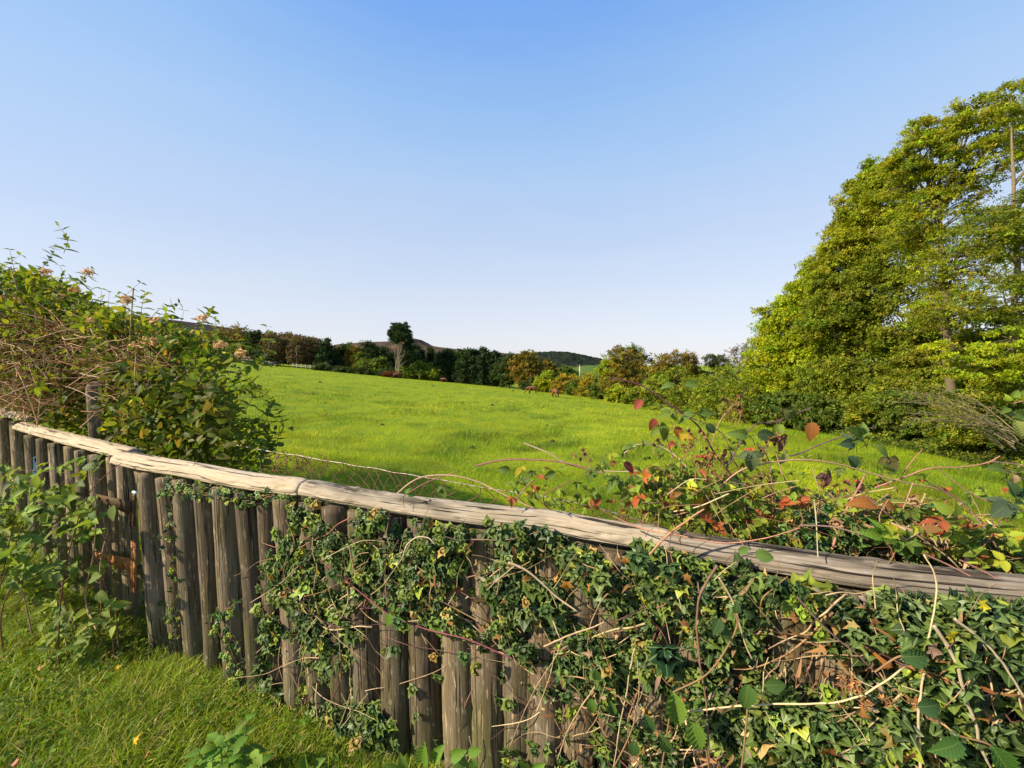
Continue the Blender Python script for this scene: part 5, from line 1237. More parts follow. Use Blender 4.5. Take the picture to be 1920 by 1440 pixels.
# ---- dry stalks
def stalk(label, lines, r0, col, heads=(), group='dry stems caught in the ivy', off=.17, jit=.0, name='dry_stalk'):
    x0, y0 = lines[0][0]; b = at(x0, y0, float(wall(x0)) - off); th = thing(name, label, 'dry stem', tuple(b), group); g = Geo()
    for i, ln in enumerate(lines):
        p = spline([at(u_, v_, float(wall(u_)) - off) for u_, v_ in ln], 50); p += .0025 * (np.stack([vnoise(p * 40 + k) for k in (0, 5, 9)], -1) - .5)
        rr = r0 * (1 if i == 0 else .5) * (1 + .25 * (np.abs(np.sin(np.linspace(0, 9, 50))) > .985)); tubes(g, p, rr * np.linspace(1, .6, 50), 7, col, cap=True)
    g.build('stem', M['twig'], th)
    if len(heads):
        g = Geo()
        for hx, hy in heads:
            c0 = at(hx, hy, float(wall(hx)) - off); k = 16; d = rdir(k)
            scatter(g, OVN, c0 + d * .004, d, rdir(k), rng.uniform(.006, .013, k), pal([(.34, .17, .06), (.26, .12, .05)], k), .8)
            tubes(g, np.array([c0, c0 + unit(rng.normal(size=3) + [.5, 0, 0]) * .025]), .0007, 4, (.4, .28, .14))
        g.build('seed_heads', M['dead'], th)
stalk('long pale jointed dry stalk curving up to the rail, with brown seed heads', [[(1285, 1334), (1360, 1326), (1430, 1321), (1570, 1316), (1640, 1290), (1700, 1246), (1735, 1212), (1748, 1160), (1756, 1090), (1733, 1040)], [(1570, 1316), (1600, 1352), (1618, 1378), (1626, 1396)], [(1430, 1321), (1432, 1262), (1440, 1232)], [(1430, 1321), (1450, 1362), (1470, 1384)], [(1640, 1290), (1610, 1275), (1595, 1260)], [(1690, 1285), (1735, 1300), (1745, 1302)]], .0024, (.60, .46, .26),
      [(1575, 1268), (1582, 1285), (1598, 1292), (1612, 1298), (1620, 1312), (1622, 1325), (1603, 1275), (1735, 1262), (1762, 1268), (1770, 1276), (1673, 1318), (1655, 1312)])
stalk('thick peeling dry stem dropping down the ivy at the right', [[(1750, 1172), (1775, 1210), (1795, 1250), (1808, 1300), (1830, 1360), (1838, 1400), (1860, 1445)]], .004, (.40, .33, .22))
stalk('upright pale dry stem below the seed heads', [[(1726, 1445), (1722, 1350), (1727, 1290), (1733, 1262)]], .003, (.50, .38, .24))
stalk('grey dry stem slanting down from the rail at the right edge', [[(1790, 1160), (1835, 1195), (1870, 1230), (1900, 1275), (1935, 1330)], [(1835, 1195), (1850, 1220)]], .003, (.42, .34, .22))
stalk('curved pale forked twig hanging in the middle of the ivy', [[(953, 1055), (985, 1068), (1015, 1092), (1045, 1120), (1082, 1146)], [(965, 1062), (935, 1085), (915, 1105)], [(1030, 1105), (1045, 1140)]], .004, (.42, .31, .2))
stalk('forked twig pointing right from the bare pales', [[(1020, 1212), (1060, 1194), (1100, 1180), (1133, 1167)], [(1055, 1198), (1040, 1235), (1010, 1280), (985, 1330), (955, 1400)]], .0028, (.44, .30, .18))
stalk('straight slanting dry twig above the lower bare pales', [[(1116, 1288), (1090, 1325), (1065, 1370), (1045, 1425)], [(1085, 1332), (1075, 1370)]], .0026, (.36, .25, .15))
stalk('pale twig standing beside the straight slanting one', [[(1190, 1215), (1180, 1260), (1175, 1300), (1165, 1345), (1150, 1440)], [(1195, 1240), (1198, 1300), (1185, 1350)]], .0026, (.44, .33, .2))
stalk('brown forked twig at the top left of the ivy', [[(655, 1025), (662, 1060), (668, 1080)], [(660, 1050), (675, 1038), (692, 1036)], [(668, 1065), (690, 1052)]], .003, (.42, .26, .14))
stalk('knotted pale twig curling over the ivy below the rail', [[(755, 1045), (765, 1020), (785, 1007), (805, 1010), (815, 1020)], [(770, 1018), (745, 1060), (715, 1100), (695, 1115)]], .0032, (.46, .36, .24))
stalk('reddish twig slanting up to the rail right of centre', [[(1218, 1040), (1250, 1005), (1290, 975), (1320, 955)], [(1222, 1120), (1262, 1102), (1290, 1088)]], .0036, (.38, .2, .12), off=.13)
stalk('dark bowed stem running down the ivy right of the big leaf', [[(1345, 1060), (1315, 1110), (1307, 1160), (1312, 1240), (1325, 1330), (1330, 1440)]], .0034, (.2, .11, .08))
stalk('dark stem slanting through the ivy under the rail', [[(1495, 1120), (1550, 1180), (1610, 1230), (1650, 1270)], [(1390, 1100), (1440, 1160), (1500, 1230), (1530, 1300)]], .0024, (.16, .09, .08))
stalk('brown dry twig standing in the upper left ivy', [[(1348, 1082), (1375, 1130), (1395, 1200), (1410, 1235)]], .003, (.40, .28, .17))
for k, (x0, y0, x1, y1) in enumerate([(560, 1440, 690, 1300), (600, 1420, 660, 1290), (470, 1130, 560, 1060), (880, 1380, 870, 1445), (1240, 1420, 1275, 1330), (1820, 1335, 1890, 1445), (690, 1440, 640, 1300)]):
    stalk(['pale dead grass stem leaning over the lower left ivy', 'dead stem crossing at the foot of the left ivy', 'thin twig sticking out over the bare pales', 'short pale stem at the foot of the bare pales', 'thin stem under the big bright leaf', 'thin dead stem in the bottom right ivy', 'dead stem leaning left at the foot of the ivy'][k], [[(x0, y0), ((x0 + x1) / 2 + 9, (y0 + y1) / 2), (x1, y1)]], .0018, (.46, .34, .2), off=.12)

# ---- bramble over the rail on the right
base = at(1400, 1000, 1.75); BR = thing('bramble', 'sprawling autumn bramble with arching purple canes and dried berries behind the right of the rail', 'bramble', (base[0], base[1], float(zf(base[0], base[1]))))
CANES = [([(1400, 1010, 1.45), (1395, 930, 1.45), (1340, 850, 1.45), (1310, 800, 1.45), (1262, 762, 1.45), (1200, 722, 1.48), (1140, 708, 1.5)], .0036, (.13, .045, .06)),
         ([(1170, 850, 1.5), (1200, 833, 1.5), (1245, 840, 1.5), (1290, 880, 1.45), (1330, 960, 1.4), (1340, 1010, 1.4)], .0026, (.44, .33, .2)),
         ([(1215, 1045, 1.3), (1290, 975, 1.3), (1370, 895, 1.3), (1420, 872, 1.3), (1500, 862, 1.3), (1570, 870, 1.3), (1640, 890, 1.3), (1700, 905, 1.3), (1765, 920, 1.3), (1815, 955, 1.3), (1855, 1005, 1.3), (1875, 1060, 1.3)], .0030, (.44, .26, .15)),
         ([(1640, 915, 1.4), (1700, 893, 1.4), (1745, 878, 1.4), (1800, 876, 1.4), (1850, 868, 1.4), (1875, 855, 1.4)], .003, (.42, .2, .13)),
         ([(890, 874, 1.75), (940, 863, 1.7), (1000, 862, 1.65), (1060, 868, 1.6), (1110, 882, 1.55), (1160, 898, 1.5), (1200, 960, 1.5)], .0038, (.24, .10, .09)),
         ([(983, 831, 1.65), (1030, 850, 1.62), (1070, 872, 1.6), (1150, 884, 1.55), (1240, 880, 1.5)], .0030, (.44, .32, .2)),
         ([(740, 930, 1.62), (770, 905, 1.62), (800, 893, 1.62), (850, 892, 1.6), (900, 905, 1.58), (950, 930, 1.54), (1005, 955, 1.5)], .0040, (.42, .27, .16)),
         ([(765, 925, 1.66), (800, 905, 1.66), (860, 883, 1.66)], .003, (.24, .1, .08)),
         ([(1000, 900, 1.6), (980, 920, 1.6), (960, 950, 1.6)], .0028, (.3, .14, .09)), ([(1100, 965, 1.5), (1040, 960, 1.5), (1020, 930, 1.5), (1075, 900, 1.5)], .0024, (.22, .08, .08)),
         ([(1150, 968, 1.22), (1200, 990, 1.2), (1270, 1003, 1.15), (1350, 1018, 1.12), (1430, 1010, 1.1), (1500, 990, 1.1)], .0022, (.50, .24, .14)),
         ([(1500, 985, 1.1), (1560, 988, 1.1), (1620, 1003, 1.08)], .0026, (.34, .2, .16)), ([(1730, 1038, 1.0), (1790, 1065, 1.0), (1860, 1105, .98), (1930, 1160, .96)], .0024, (.46, .23, .17)), ([(1800, 1050, .99), (1860, 1080, .98), (1930, 1130, .96)], .0022, (.42, .2, .16)),
         ([(1490, 965, 1.4), (1440, 930, 1.4), (1380, 870, 1.4), (1350, 810, 1.4), (1262, 770, 1.42)], .0024, (.2, .1, .09)), ([(1360, 880, 1.45), (1395, 820, 1.45), (1420, 795, 1.45), (1455, 790, 1.45), (1520, 765, 1.45)], .0028, (.16, .07, .09)),
         ([(1335, 830, 1.42), (1350, 790, 1.42), (1370, 765, 1.42), (1388, 752, 1.42)], .0018, (.38, .2, .12)), ([(1450, 990, 1.4), (1447, 900, 1.4), (1440, 860, 1.4), (1425, 835, 1.4)], .0024, (.26, .12, .1)),
         ([(1560, 1030, 1.15), (1575, 985, 1.18), (1590, 950, 1.2), (1615, 905, 1.22), (1622, 890, 1.25)], .0036, (.36, .17, .11)), ([(1510, 1010, 1.35), (1500, 950, 1.35), (1470, 895, 1.35), (1455, 850, 1.35)], .0028, (.42, .24, .14)),
         ([(1700, 1020, 1.2), (1715, 975, 1.2), (1735, 925, 1.22)], .003, (.4, .26, .16)), ([(1660, 1010, 1.2), (1690, 960, 1.2), (1712, 905, 1.22)], .0026, (.36, .2, .13)), ([(1560, 830, 1.5), (1600, 815, 1.5), (1640, 805, 1.5), (1480, 855, 1.5)][::-1][0:1] + [(1500, 850, 1.5), (1560, 825, 1.5), (1640, 800, 1.5)], .0026, (.14, .07, .10)),
         ([(1690, 893, 1.4), (1710, 865, 1.4), (1730, 842, 1.4)], .002, (.34, .15, .1)), ([(1250, 960, 1.45), (1265, 880, 1.45), (1250, 820, 1.45), (1262, 800, 1.45)], .0022, (.3, .13, .1)), ([(1900, 1100, 1.1), (1860, 1010, 1.15), (1800, 940, 1.2), (1740, 905, 1.2)], .0028, (.22, .12, .1)),
         ([(1980, 1000, 1.2), (1920, 960, 1.2), (1830, 930, 1.25), (1760, 880, 1.3)], .0022, (.24, .12, .1)), ([(1980, 920, 1.3), (1920, 875, 1.35), (1860, 865, 1.4)], .0022, (.2, .1, .12))]
for i, (pts, r0, c) in enumerate(CANES):
    gc = Geo(); p = walk(pts, 70); tubes(gc, p, np.linspace(r0, r0 * .6, 70), 7, c); cane_spines(gc, p, r0, 30, c); gc.build('cane', M['twig'], BR)
P = []; C = []
MASS = [(1150, 960), (1200, 880), (1260, 850), (1330, 850), (1420, 880), (1500, 900), (1600, 910), (1700, 915), (1790, 930), (1860, 990), (1990, 1060), (1990, 1110), (1800, 1050), (1600, 1010), (1400, 1000), (1250, 975)]
x, y = psample(MASS, 340)
for xx, yy in zip(x, y):
    Y0 = rng.uniform(1.22, 1.85) - .15 * smooth((xx - 1500) / 400); e = at(xx, yy, Y0); s = e + np.array([rng.normal() * .16, rng.normal() * .08, -.2 - rng.random() * .3]); P.append(spline([s, s * .66 + e * .34 + rng.normal(size=3) * .045, s * .33 + e * .67 + rng.normal(size=3) * .045, e], 12)); C.append(rng.choice(5))
C = np.array([(.28, .09, .05), (.16, .05, .045), (.30, .18, .09), (.24, .12, .055), (.13, .09, .04)])[C] * rng.uniform(.7, 1.2, (len(P), 1))
gm = Geo(); tubes(gm, np.array(P), rng.uniform(.0006, .0014, (len(P), 1)), 5, C)
x, y = psample([(1180, 980), (1300, 900), (1600, 930), (1800, 960), (2000, 1080), (1850, 1080), (1500, 1010)], 170); P = []
for xx, yy in zip(x, y):
    e = at(xx, yy, rng.uniform(1.12, 1.5)); d = unit(rng.normal(size=3) * [1, .5, .55]) * rng.uniform(.03, .12); P.append(spline([e - d, e + rng.normal(size=3) * .01, e + d], 12))
tubes(gm, np.array(P), rng.uniform(.0006, .002, (len(P), 1)), 5, pal([(.30, .19, .10), (.18, .09, .045), (.36, .26, .15)], len(P), .2))
gm.build('undergrowth_stems', M['twig'], BR)
g = Geo()
P_AU = [(.12, .18, .025), (.18, .25, .025), (.26, .31, .025), (.36, .38, .03), (.34, .09, .03), (.20, .10, .03), (.40, .30, .02), (.10, .13, .04)]
x, y = psample([(1160, 950), (1180, 900), (1230, 870), (1300, 880), (1380, 900), (1450, 930), (1540, 930), (1640, 940), (1760, 950), (1850, 1000), (1990, 1050), (1990, 1120), (1820, 1065), (1600, 1020), (1450, 1015), (1300, 985)], 1500)
Y0 = rng.uniform(1.2, 1.8, len(x)) - .12 * smooth((x - 1500) / 400); n = len(x)
tri_leaves(g, at(x, y, Y0), unit(rng.normal(size=(n, 3)) * [.9, .5, .5] + [0, -.3, -.2]), unit(rng.normal(size=(n, 3)) * .5 + [-.2, -.5, .8]), rng.uniform(.020, .040, n), pal(P_AU, n, .15, [4, 4, 2.4, 1, 1.1, .9, .5, 1]))
# sparse leaves along the arching canes
x, y = psample([(960, 880), (1100, 870), (1200, 820), (1330, 810), (1420, 830), (1530, 850), (1650, 860), (1760, 900), (1900, 890), (1920, 990), (1500, 930), (1250, 900), (1100, 960), (950, 940)], 190); n = len(x)
tri_leaves(g, at(x, y, rng.uniform(1.35, 1.7, n)), unit(rng.normal(size=(n, 3)) * [.9, .5, .4] + [0, -.3, -.2]), unit(rng.normal(size=(n, 3)) * .5 + [-.2, -.5, .8]), rng.uniform(.020, .036, n), pal(P_AU, n, .15, [4, 4, 2.5, .7, 1.2, .9, .4, 1]))
G1, G2, RD, YL, DG, OB, PU = (.12, .19, .035), (.18, .25, .035), (.36, .06, .05), (.50, .46, .03), (.055, .09, .04), (.36, .13, .03), (.12, .05, .05)
for px, py, Y, L, a, c in [(1258, 772, 1.42, .05, 200, G2), (1203, 750, 1.45, .045, 230, RD), (1228, 785, 1.44, .045, 250, RD), (1238, 800, 1.44, .06, -60, G2), (1268, 800, 1.44, .05, -70, OB), (1284, 722, 1.4, .05, 5, G1), (1262, 722, 1.42, .04, 175, G1), (1300, 775, 1.42, .05, 190, G1), (1312, 775, 1.42, .05, 8, G1),
                        (1325, 795, 1.4, .045, -50, DG), (1408, 850, 1.28, .062, -90, (.09, .13, .06)), (1400, 815, 1.35, .055, 175, G1), (1420, 815, 1.35, .06, 0, (.06, .1, .05)), (1462, 795, 1.4, .055, -110, G2), (1455, 775, 1.4, .04, 120, G1), (1475, 770, 1.4, .05, -40, (.10, .12, .04)), (1522, 792, 1.25, .06, -95, (.34, .12, .03)), (1462, 820, 1.4, .055, -80, PU), (1470, 850, 1.35, .045, -100, (.3, .33, .14)),
                        (1615, 818, 1.4, .065, 150, G1), (1640, 835, 1.4, .065, -30, G2), (1600, 830, 1.42, .055, 185, (.06, .11, .07)), (1590, 855, 1.4, .06, -60, (.05, .1, .05)), (1668, 860, 1.4, .055, -80, (.10, .09, .03)), (1610, 925, 1.3, .05, 100, PU), (1548, 890, 1.4, .05, -100, PU), (1170, 868, 1.4, .05, -40, (.22, .03, .04)), (1200, 900, 1.35, .06, -120, DG), (1225, 905, 1.35, .055, -40, DG), (1160, 900, 1.4, .06, -150, G1), (1262, 985, 1.25, .035, -100, YL), (1300, 945, 1.25, .06, 0, (.5, .28, .02)), (1640, 945, 1.15, .07, 165, OB), (1655, 945, 1.15, .05, -10, OB), (1760, 945, 1.2, .05, -60, (.34, .24, .14)), (1785, 970, 1.2, .05, -85, (.4, .22, .12)), (1680, 1010, 1.05, .055, 165, (.12, .24, .03)), (1690, 1015, 1.05, .055, -60, (.12, .22, .03)), (1700, 1020, 1.05, .06, -30, (.10, .18, .03)), (1650, 1000, 1.05, .05, 175, (.14, .26, .03)), (1415, 1040, 1.02, .05, -5, (.16, .26, .06)), (1385, 1035, 1.02, .03, 30, (.14, .24, .05)),
                        (955, 880, 1.68, .05, 180, G1), (1040, 885, 1.6, .05, -150, G1), (1110, 880, 1.5, .055, -110, G1), (1000, 925, 1.55, .055, -100, G2), (830, 915, 1.6, .05, -80, (.10, .16, .03)), (760, 925, 1.5, .025, 60, (.12, .24, .04)), (765, 928, 1.5, .025, 0, (.12, .24, .04)), (1880, 880, 1.3, .055, 170, G1), (1915, 885, 1.3, .06, 0, G1), (1888, 945, 1.2, .07, 210, (.08, .12, .07)), (1905, 930, 1.2, .07, 40, (.06, .12, .05)), (1900, 890, 1.25, .04, -90, (.5, .34, .2))]:
    p_ = at(px, py, Y); d_ = idir(a, -.2); n_ = np.array([-.15, -1, .45]) + rng.normal(size=3) * .25
    scatter(g, BRA, [p_], [d_], [n_], L, np.array(c), .45)
    if L > .045 and c[0] < .3 and rng.random() < .6:
        sd_ = unit(np.cross(d_, n_))
        for s_ in (1, -1): scatter(g, BRA, [p_], [d_ * .35 + sd_ * s_ + rng.normal(size=3) * .15], [n_ + rng.normal(size=3) * .3], L * rng.uniform(.6, .8), np.array(c) * rng.uniform(.75, 1.15), .5)
    tubes(g, spline([p_, p_ - d_ * .02 + [0, .004, -.008], p_ - d_ * .035 + rng.normal(size=3) * .006 + [0, .01, -.03]], 8), .0011, 5, (.2, .1, .07))
g.build('leaves', M['bramble'], BR)
# dried berry clusters
g = Geo(); spots = [(1365, 752), (1388, 750), (1390, 765), (1372, 772), (1308, 808), (1320, 815), (1300, 825), (1295, 842), (1335, 840), (1340, 850), (1355, 860), (1330, 865), (1315, 868), (1360, 885), (1315, 870), (1430, 860), (1440, 825), (1450, 830), (1465, 822), (1435, 895), (1425, 898), (1440, 935), (1445, 900), (1425, 850), (1280, 845), (1290, 815), (1540, 900), (1560, 905), (1590, 910), (1700, 940), (1715, 935), (1725, 945), (1230, 830), (1100, 850), (1090, 855), (1755, 1000), (1600, 985), (1260, 905), (1275, 910), (1500, 925), (1530, 955), (1510, 940)]
for bx, by in spots:
    for r_ in range(3):
        c0 = at(bx + rng.normal() * 6, by + rng.normal() * 6, rng.uniform(1.3, 1.45)); k = 14; d = rdir(k)
        scatter(g, OVN, c0, d + [0, 0, .2], rdir(k), rng.uniform(.006, .011, k), pal([(.36, .18, .07), (.24, .10, .05), (.14, .06, .04)], k), .8)
        tubes(g, spline([c0, c0 + [0, 0, -.015], c0 + np.array([rng.normal() * .02, 0, -.05])], 6), .0008, 4, (.34, .2, .1))
        if rng.random() < .45:
            th_ = np.arange(12); ph = th_ * 2.4; zz_ = np.linspace(-1, 1, 12); dd = np.stack([np.sqrt(1 - zz_ ** 2) * np.cos(ph), np.sqrt(1 - zz_ ** 2) * np.sin(ph), zz_], -1) * .005
            tubes(g, np.stack([c0 + dd * .3, c0 + dd * .9, c0 + dd * 1.15], 1), np.array([[.0022, .0026, .0008]]), 6, (.045, .02, .02))
g.build('dried_berries', M['dead'], BR)

# ground ivy heaped behind the rail at the right
g = Geo(); x, y = psample([(1440, 990), (1500, 950), (1640, 930), (1760, 935), (1850, 1000), (2050, 1060), (2050, 1150), (1830, 1075), (1640, 1030), (1500, 1010)], 3400); n = len(x)
q = at(x, y, rng.uniform(1.15, 1.85, n)); q[:, 2] -= rng.random(n) * .12
scatter(g, IVY, q, rdir(n) + [0, -.2, -.2], rdir(n) * .5 + [-.2, -.4, .9], rng.uniform(.02, .038, n), pal([(.03, .07, .02), (.06, .12, .025), (.10, .17, .03), (.3, .16, .06), (.22, .12, .06)], n, .2, [3, 3, 2, .8, .8]))
IH = thing('ivy', 'heap of ivy and withered stems piled behind the right end of the log rail', 'ivy', (1.5, 1.6, float(zf(1.5, 1.6)))); g.build('leaves', M['ivy'], IH)
g = Geo(); g2 = Geo(); P = []; x, y = psample([(1640, 1000), (1800, 960), (2000, 1060), (2000, 1130), (1800, 1070)], 120)
for xx, yy in zip(x, y): e = at(xx, yy, rng.uniform(1.05, 1.5)); d = unit(rng.normal(size=3) * [1, .5, .4] + [.3, 0, -.2]) * rng.uniform(.03, .11); P.append(spline([e - d, e - d * .3 + rng.normal(size=3) * .015, e + d * .3 + rng.normal(size=3) * .015, e + d], 12))
tubes(g, np.array(P), rng.uniform(.0008, .0026, (len(P), 1)), 5, pal([(.20, .12, .06), (.14, .07, .035), (.30, .21, .12)], len(P), .2))
x, y = psample([(1640, 1000), (1800, 960), (2000, 1060), (2000, 1130), (1800, 1070)], 170); n = len(x)
tri_leaves(g2, at(x, y, rng.uniform(1.0, 1.4, n)), unit(rng.normal(size=(n, 3)) + [0, -.3, 0]), unit(rng.normal(size=(n, 3)) * .5 + [-.2, -.5, .8]), rng.uniform(.026, .042, n), pal(P_AU, n, .15, [4, 4, 2.4, 1, 1.1, .9, .5, 1]))
scatter(g, OVN, at(x, y, rng.uniform(1.05, 1.4, n)), rdir(n), rdir(n) + [0, -.5, .5], rng.uniform(.02, .05, n), pal([(.36, .2, .1), (.45, .3, .18), (.4, .15, .06)], n), 1.4)
g.build('withered_stems', M['twig'], IH)

g2.build('bramble_leaves', M['bramble'], IH)
# sprig at the right edge
e0 = at(1990, 760, 1.25); SP = thing('bramble', 'bramble cane with a pale curling leaf poking in at the right edge', 'bramble', (e0[0], e0[1], float(zf(e0[0], e0[1]))))
g = Geo(); pth = spline([[e0[0] + .1, 1.3, float(zf(1.7, 1.3))], [e0[0] + .12, 1.3, .9], e0, at(1930, 752, 1.2), at(1900, 756, 1.2)], 60); tubes(g, pth, np.linspace(.005, .0018, 60), 7, (.3, .16, .09)); cane_spines(g, pth, .003, 30, (.3, .16, .09))
pth = spline([at(1960, 762, 1.22), at(1915, 770, 1.2), at(1890, 778, 1.2)], 20); tubes(g, pth, .0015, 5, (.3, .18, .1)); g.build('cane', M['twig'], SP)
g = Geo()
for px, py, L, a, c in [(1905, 785, .062, -75, (.30, .33, .10)), (1925, 790, .05, -100, (.42, .2, .07)), (1893, 752, .02, 120, (.26, .36, .03)), (1900, 745, .03, 60, (.16, .25, .03)), (1920, 780, .05, 170, G1), (1912, 742, .04, 20, G2), (1890, 765, .03, -150, G1)]:
    scatter(g, BRA, [at(px, py, 1.2)], [idir(a, -.2)], [[-.5, -.8, .3]], L, np.array(c), .5)
g.build('leaves', M['bramble'], SP)

# broad leaves in front of the ivy
FB = thing('bramble', 'trailing bramble with a few large bright leaves over the ivy, bottom right of centre', 'bramble', tuple(at(1300, 1440, .8) * [1, 1, 0]))
g = Geo(); gs = Geo()
for px, py, L, a, c in [(1262, 1298, .085, -85, (.14, .24, .03)), (1295, 1350, .08, -75, (.12, .22, .03)), (1402, 1285, .065, -100, (.08, .16, .035)), (1435, 1285, .05, 10, (.07, .14, .035)), (1350, 1160, .045, -120, (.05, .10, .03)), (1350, 1180, .04, -30, (.06, .12, .03)), (1380, 1150, .03, 90, (.05, .10, .03)), (1395, 1150, .03, -10, (.05, .10, .03)), (1110, 1310, .05, -95, (.10, .18, .03)), (1145, 1315, .045, -80, (.08, .15, .03)), (1210, 1340, .055, -70, (.05, .11, .03)), (1190, 1390, .05, -100, (.05, .11, .03)), (1240, 1380, .05, -60, (.06, .12, .03)), (1120, 1275, .04, 100, (.06, .13, .03)), (1690, 1230, .06, 5, (.06, .13, .04)), (1720, 1325, .055, 10, (.05, .11, .04)), (1860, 1400, .07, -60, (.05, .13, .02)), (1800, 1390, .06, 200, (.06, .14, .03)), (1180, 1260, .03, 150, (.05, .1, .03))]:
    Yq = float(wall(px)) - .20; scatter(g, BRA, [at(px, py, Yq)], [idir(a, -.25)], [[-.3, -1, .4]], L, np.array(c), .3)
for pts in [[(1150, 1440), (1180, 1380), (1190, 1330), (1150, 1300)], [(1240, 1445), (1250, 1380), (1262, 1298)], [(1330, 1445), (1320, 1390), (1295, 1350)], [(1390, 1445), (1400, 1350), (1402, 1285)], [(1262, 1298), (1330, 1260), (1380, 1180), (1375, 1140)], [(1870, 1445), (1860, 1400), (1800, 1380)], [(1640, 1260), (1690, 1230), (1740, 1240)]]:
    tubes(gs, spline([at(u_, v_, float(wall(u_)) - .19) for u_, v_ in pts], 30), .0022, 6, (.24, .14, .07)); gs.build('cane', M['twig'], FB); gs = Geo()
g.build('leaves', M['plainleaf'], FB)
FB2 = thing('bramble', 'small purple-stemmed bramble runner with two oval green leaves crossing the pales left of centre', 'bramble', tuple(at(740, 1160, float(wall(740)) - .14)))
g = Geo(); gs = Geo(); tubes(gs, spline([at(u_, v_, float(wall(u_)) - .13) for u_, v_ in [(600, 1050), (650, 1090), (700, 1130), (735, 1155), (800, 1180), (880, 1200), (960, 1235)]], 50), .0024, 6, (.24, .07, .09))
for px, py, L, a, c in [(733, 1150, .068, -115, (.13, .24, .03)), (735, 1148, .036, 80, (.10, .2, .03)), (742, 1148, .024, 60, (.10, .2, .03))]: scatter(g, OVA, [at(px, py, float(wall(px)) - .16)], [idir(a)], [[-.3, -1, .4]], L, np.array(c), .2)
cane_spines(gs, spline([at(u_, v_, float(wall(u_)) - .13) for u_, v_ in [(600, 1050), (735, 1155), (960, 1235)]], 50), .002, 24, (.24, .07, .09))
g.build('leaves', M['plainleaf'], FB2); gs.build('cane', M['twig'], FB2)
FB3 = thing('bramble', 'bright green bramble seedling at the foot of the bare pales, bottom centre', 'bramble', tuple(at(830, 1440, 1.3) * [1, 1, 0]))
g = Geo(); gs = Geo()
for px, py, L, a, c in [(792, 1432, .075, 85, 1), (812, 1425, .06, 60, 1), (795, 1440, .05, -60, 1), (845, 1420, .055, 30, 1), (850, 1422, .055, -20, 1), (878, 1412, .045, 20, 1), (760, 1440, .05, 110, 1), (880, 1425, .04, -40, 1), (745, 1445, .05, 150, 1), (1000, 1445, .05, 40, 1), (990, 1440, .04, 140, 1), (575, 1440, .06, 95, 1), (590, 1435, .045, 40, 1)]:
    scatter(g, BRA, [at(px, py, 1.22)], [idir(a, -.15)], [[-.2, -.9, .6]], L, np.array([(.12, .22, .03), (.14, .26, .03)][rng.integers(2)]), .2)
for pts in [[(800, 1500), (800, 1440), (792, 1432)], [(800, 1500), (840, 1440), (878, 1415)], [(800, 1500), (760, 1450), (745, 1445)], [(990, 1500), (995, 1440)], [(580, 1500), (578, 1440)]]:
    p = spline([at(u_, v_, 1.24) for u_, v_ in pts] , 20); p[0, 2] = min(p[0, 2], .0); tubes(gs, p, .0018, 6, (.2, .22, .06))
g.build('leaves', M['bramble'], FB3); gs.build('stem', M['twig'], FB3)

# nettles
NT = thing('nettle', 'bright green serrated nettle clump on the verge by the bare pales', 'nettle', tuple(on_plane(430, 1450, 0)))
g = Geo(); gs = Geo()
for sx_, sy_, ttx, tty in [(415, 1480, 405, 1385), (440, 1470, 440, 1375), (455, 1480, 462, 1350), (390, 1490, 375, 1410), (470, 1500, 480, 1420), (430, 1500, 428, 1430), (350, 1500, 352, 1440)]:
    b = on_plane(sx_, sy_, 0); t_ = at(ttx, tty, b[1] - .05); p = spline([b, (b + t_) / 2 + rng.normal(size=3) * .01, t_], 14); tubes(gs, p, .0024, 6, (.12, .16, .04))
    for k in range(5):
        i_ = 13 - k * 3; q = p[i_]; a0 = rng.uniform(0, 3.14) + k * 1.57
        for s in (0, math.pi):
            d = np.array([math.cos(a0 + s), math.sin(a0 + s) * .9, .15 - .1 * k]); scatter(g, NET, [q], [d], [[0, -.25, 1.0]], .05 + .012 * k, pal([(.13, .24, .035), (.18, .29, .04)], 1, .08)[0], .35)
g.build('leaves', M['plainleaf'], NT); gs.build('stem', M['twig'], NT)

# fallen yellow leaves and a dandelion-like leaf on the verge
for k, (px, py, lab, c) in enumerate([(250, 1392, 'bright yellow fallen leaf lying in the grass at bottom left', (.75, .48, .02)), (72, 1258, 'pale brown fallen leaf in the grass under the gate bramble', (.40, .24, .08)), (28, 1434, 'reddish fallen leaf in the grass in the bottom left corner', (.45, .2, .14)), (276, 1415, 'brown fallen leaf right of the bright yellow one', (.34, .16, .06)), (330, 1160, 'small yellow ivy leaf caught between the bare pales', (.75, .6, .03)), (216, 1253, 'yellow leaf in the long grass beside the bramble', (.5, .36, .04))]):
    p = on_plane(px, py, .12) if k != 4 else at(px, py, float(wall(px)) - .08); g = Geo(); scatter(g, MAP if k != 1 else OVA, [p, p + [.004, 0, .003]], [idir(20 + 60 * k, .4), idir(80 + 60 * k, .4)], [[-.1, -.6, .9], [0, -.8, .7]], [.028, .024], np.array(c), .6)
    tag(g.build('fallen_leaf', M['petal'] if k in (0, 4) else M['dead'], origin=p), lab, 'leaf')
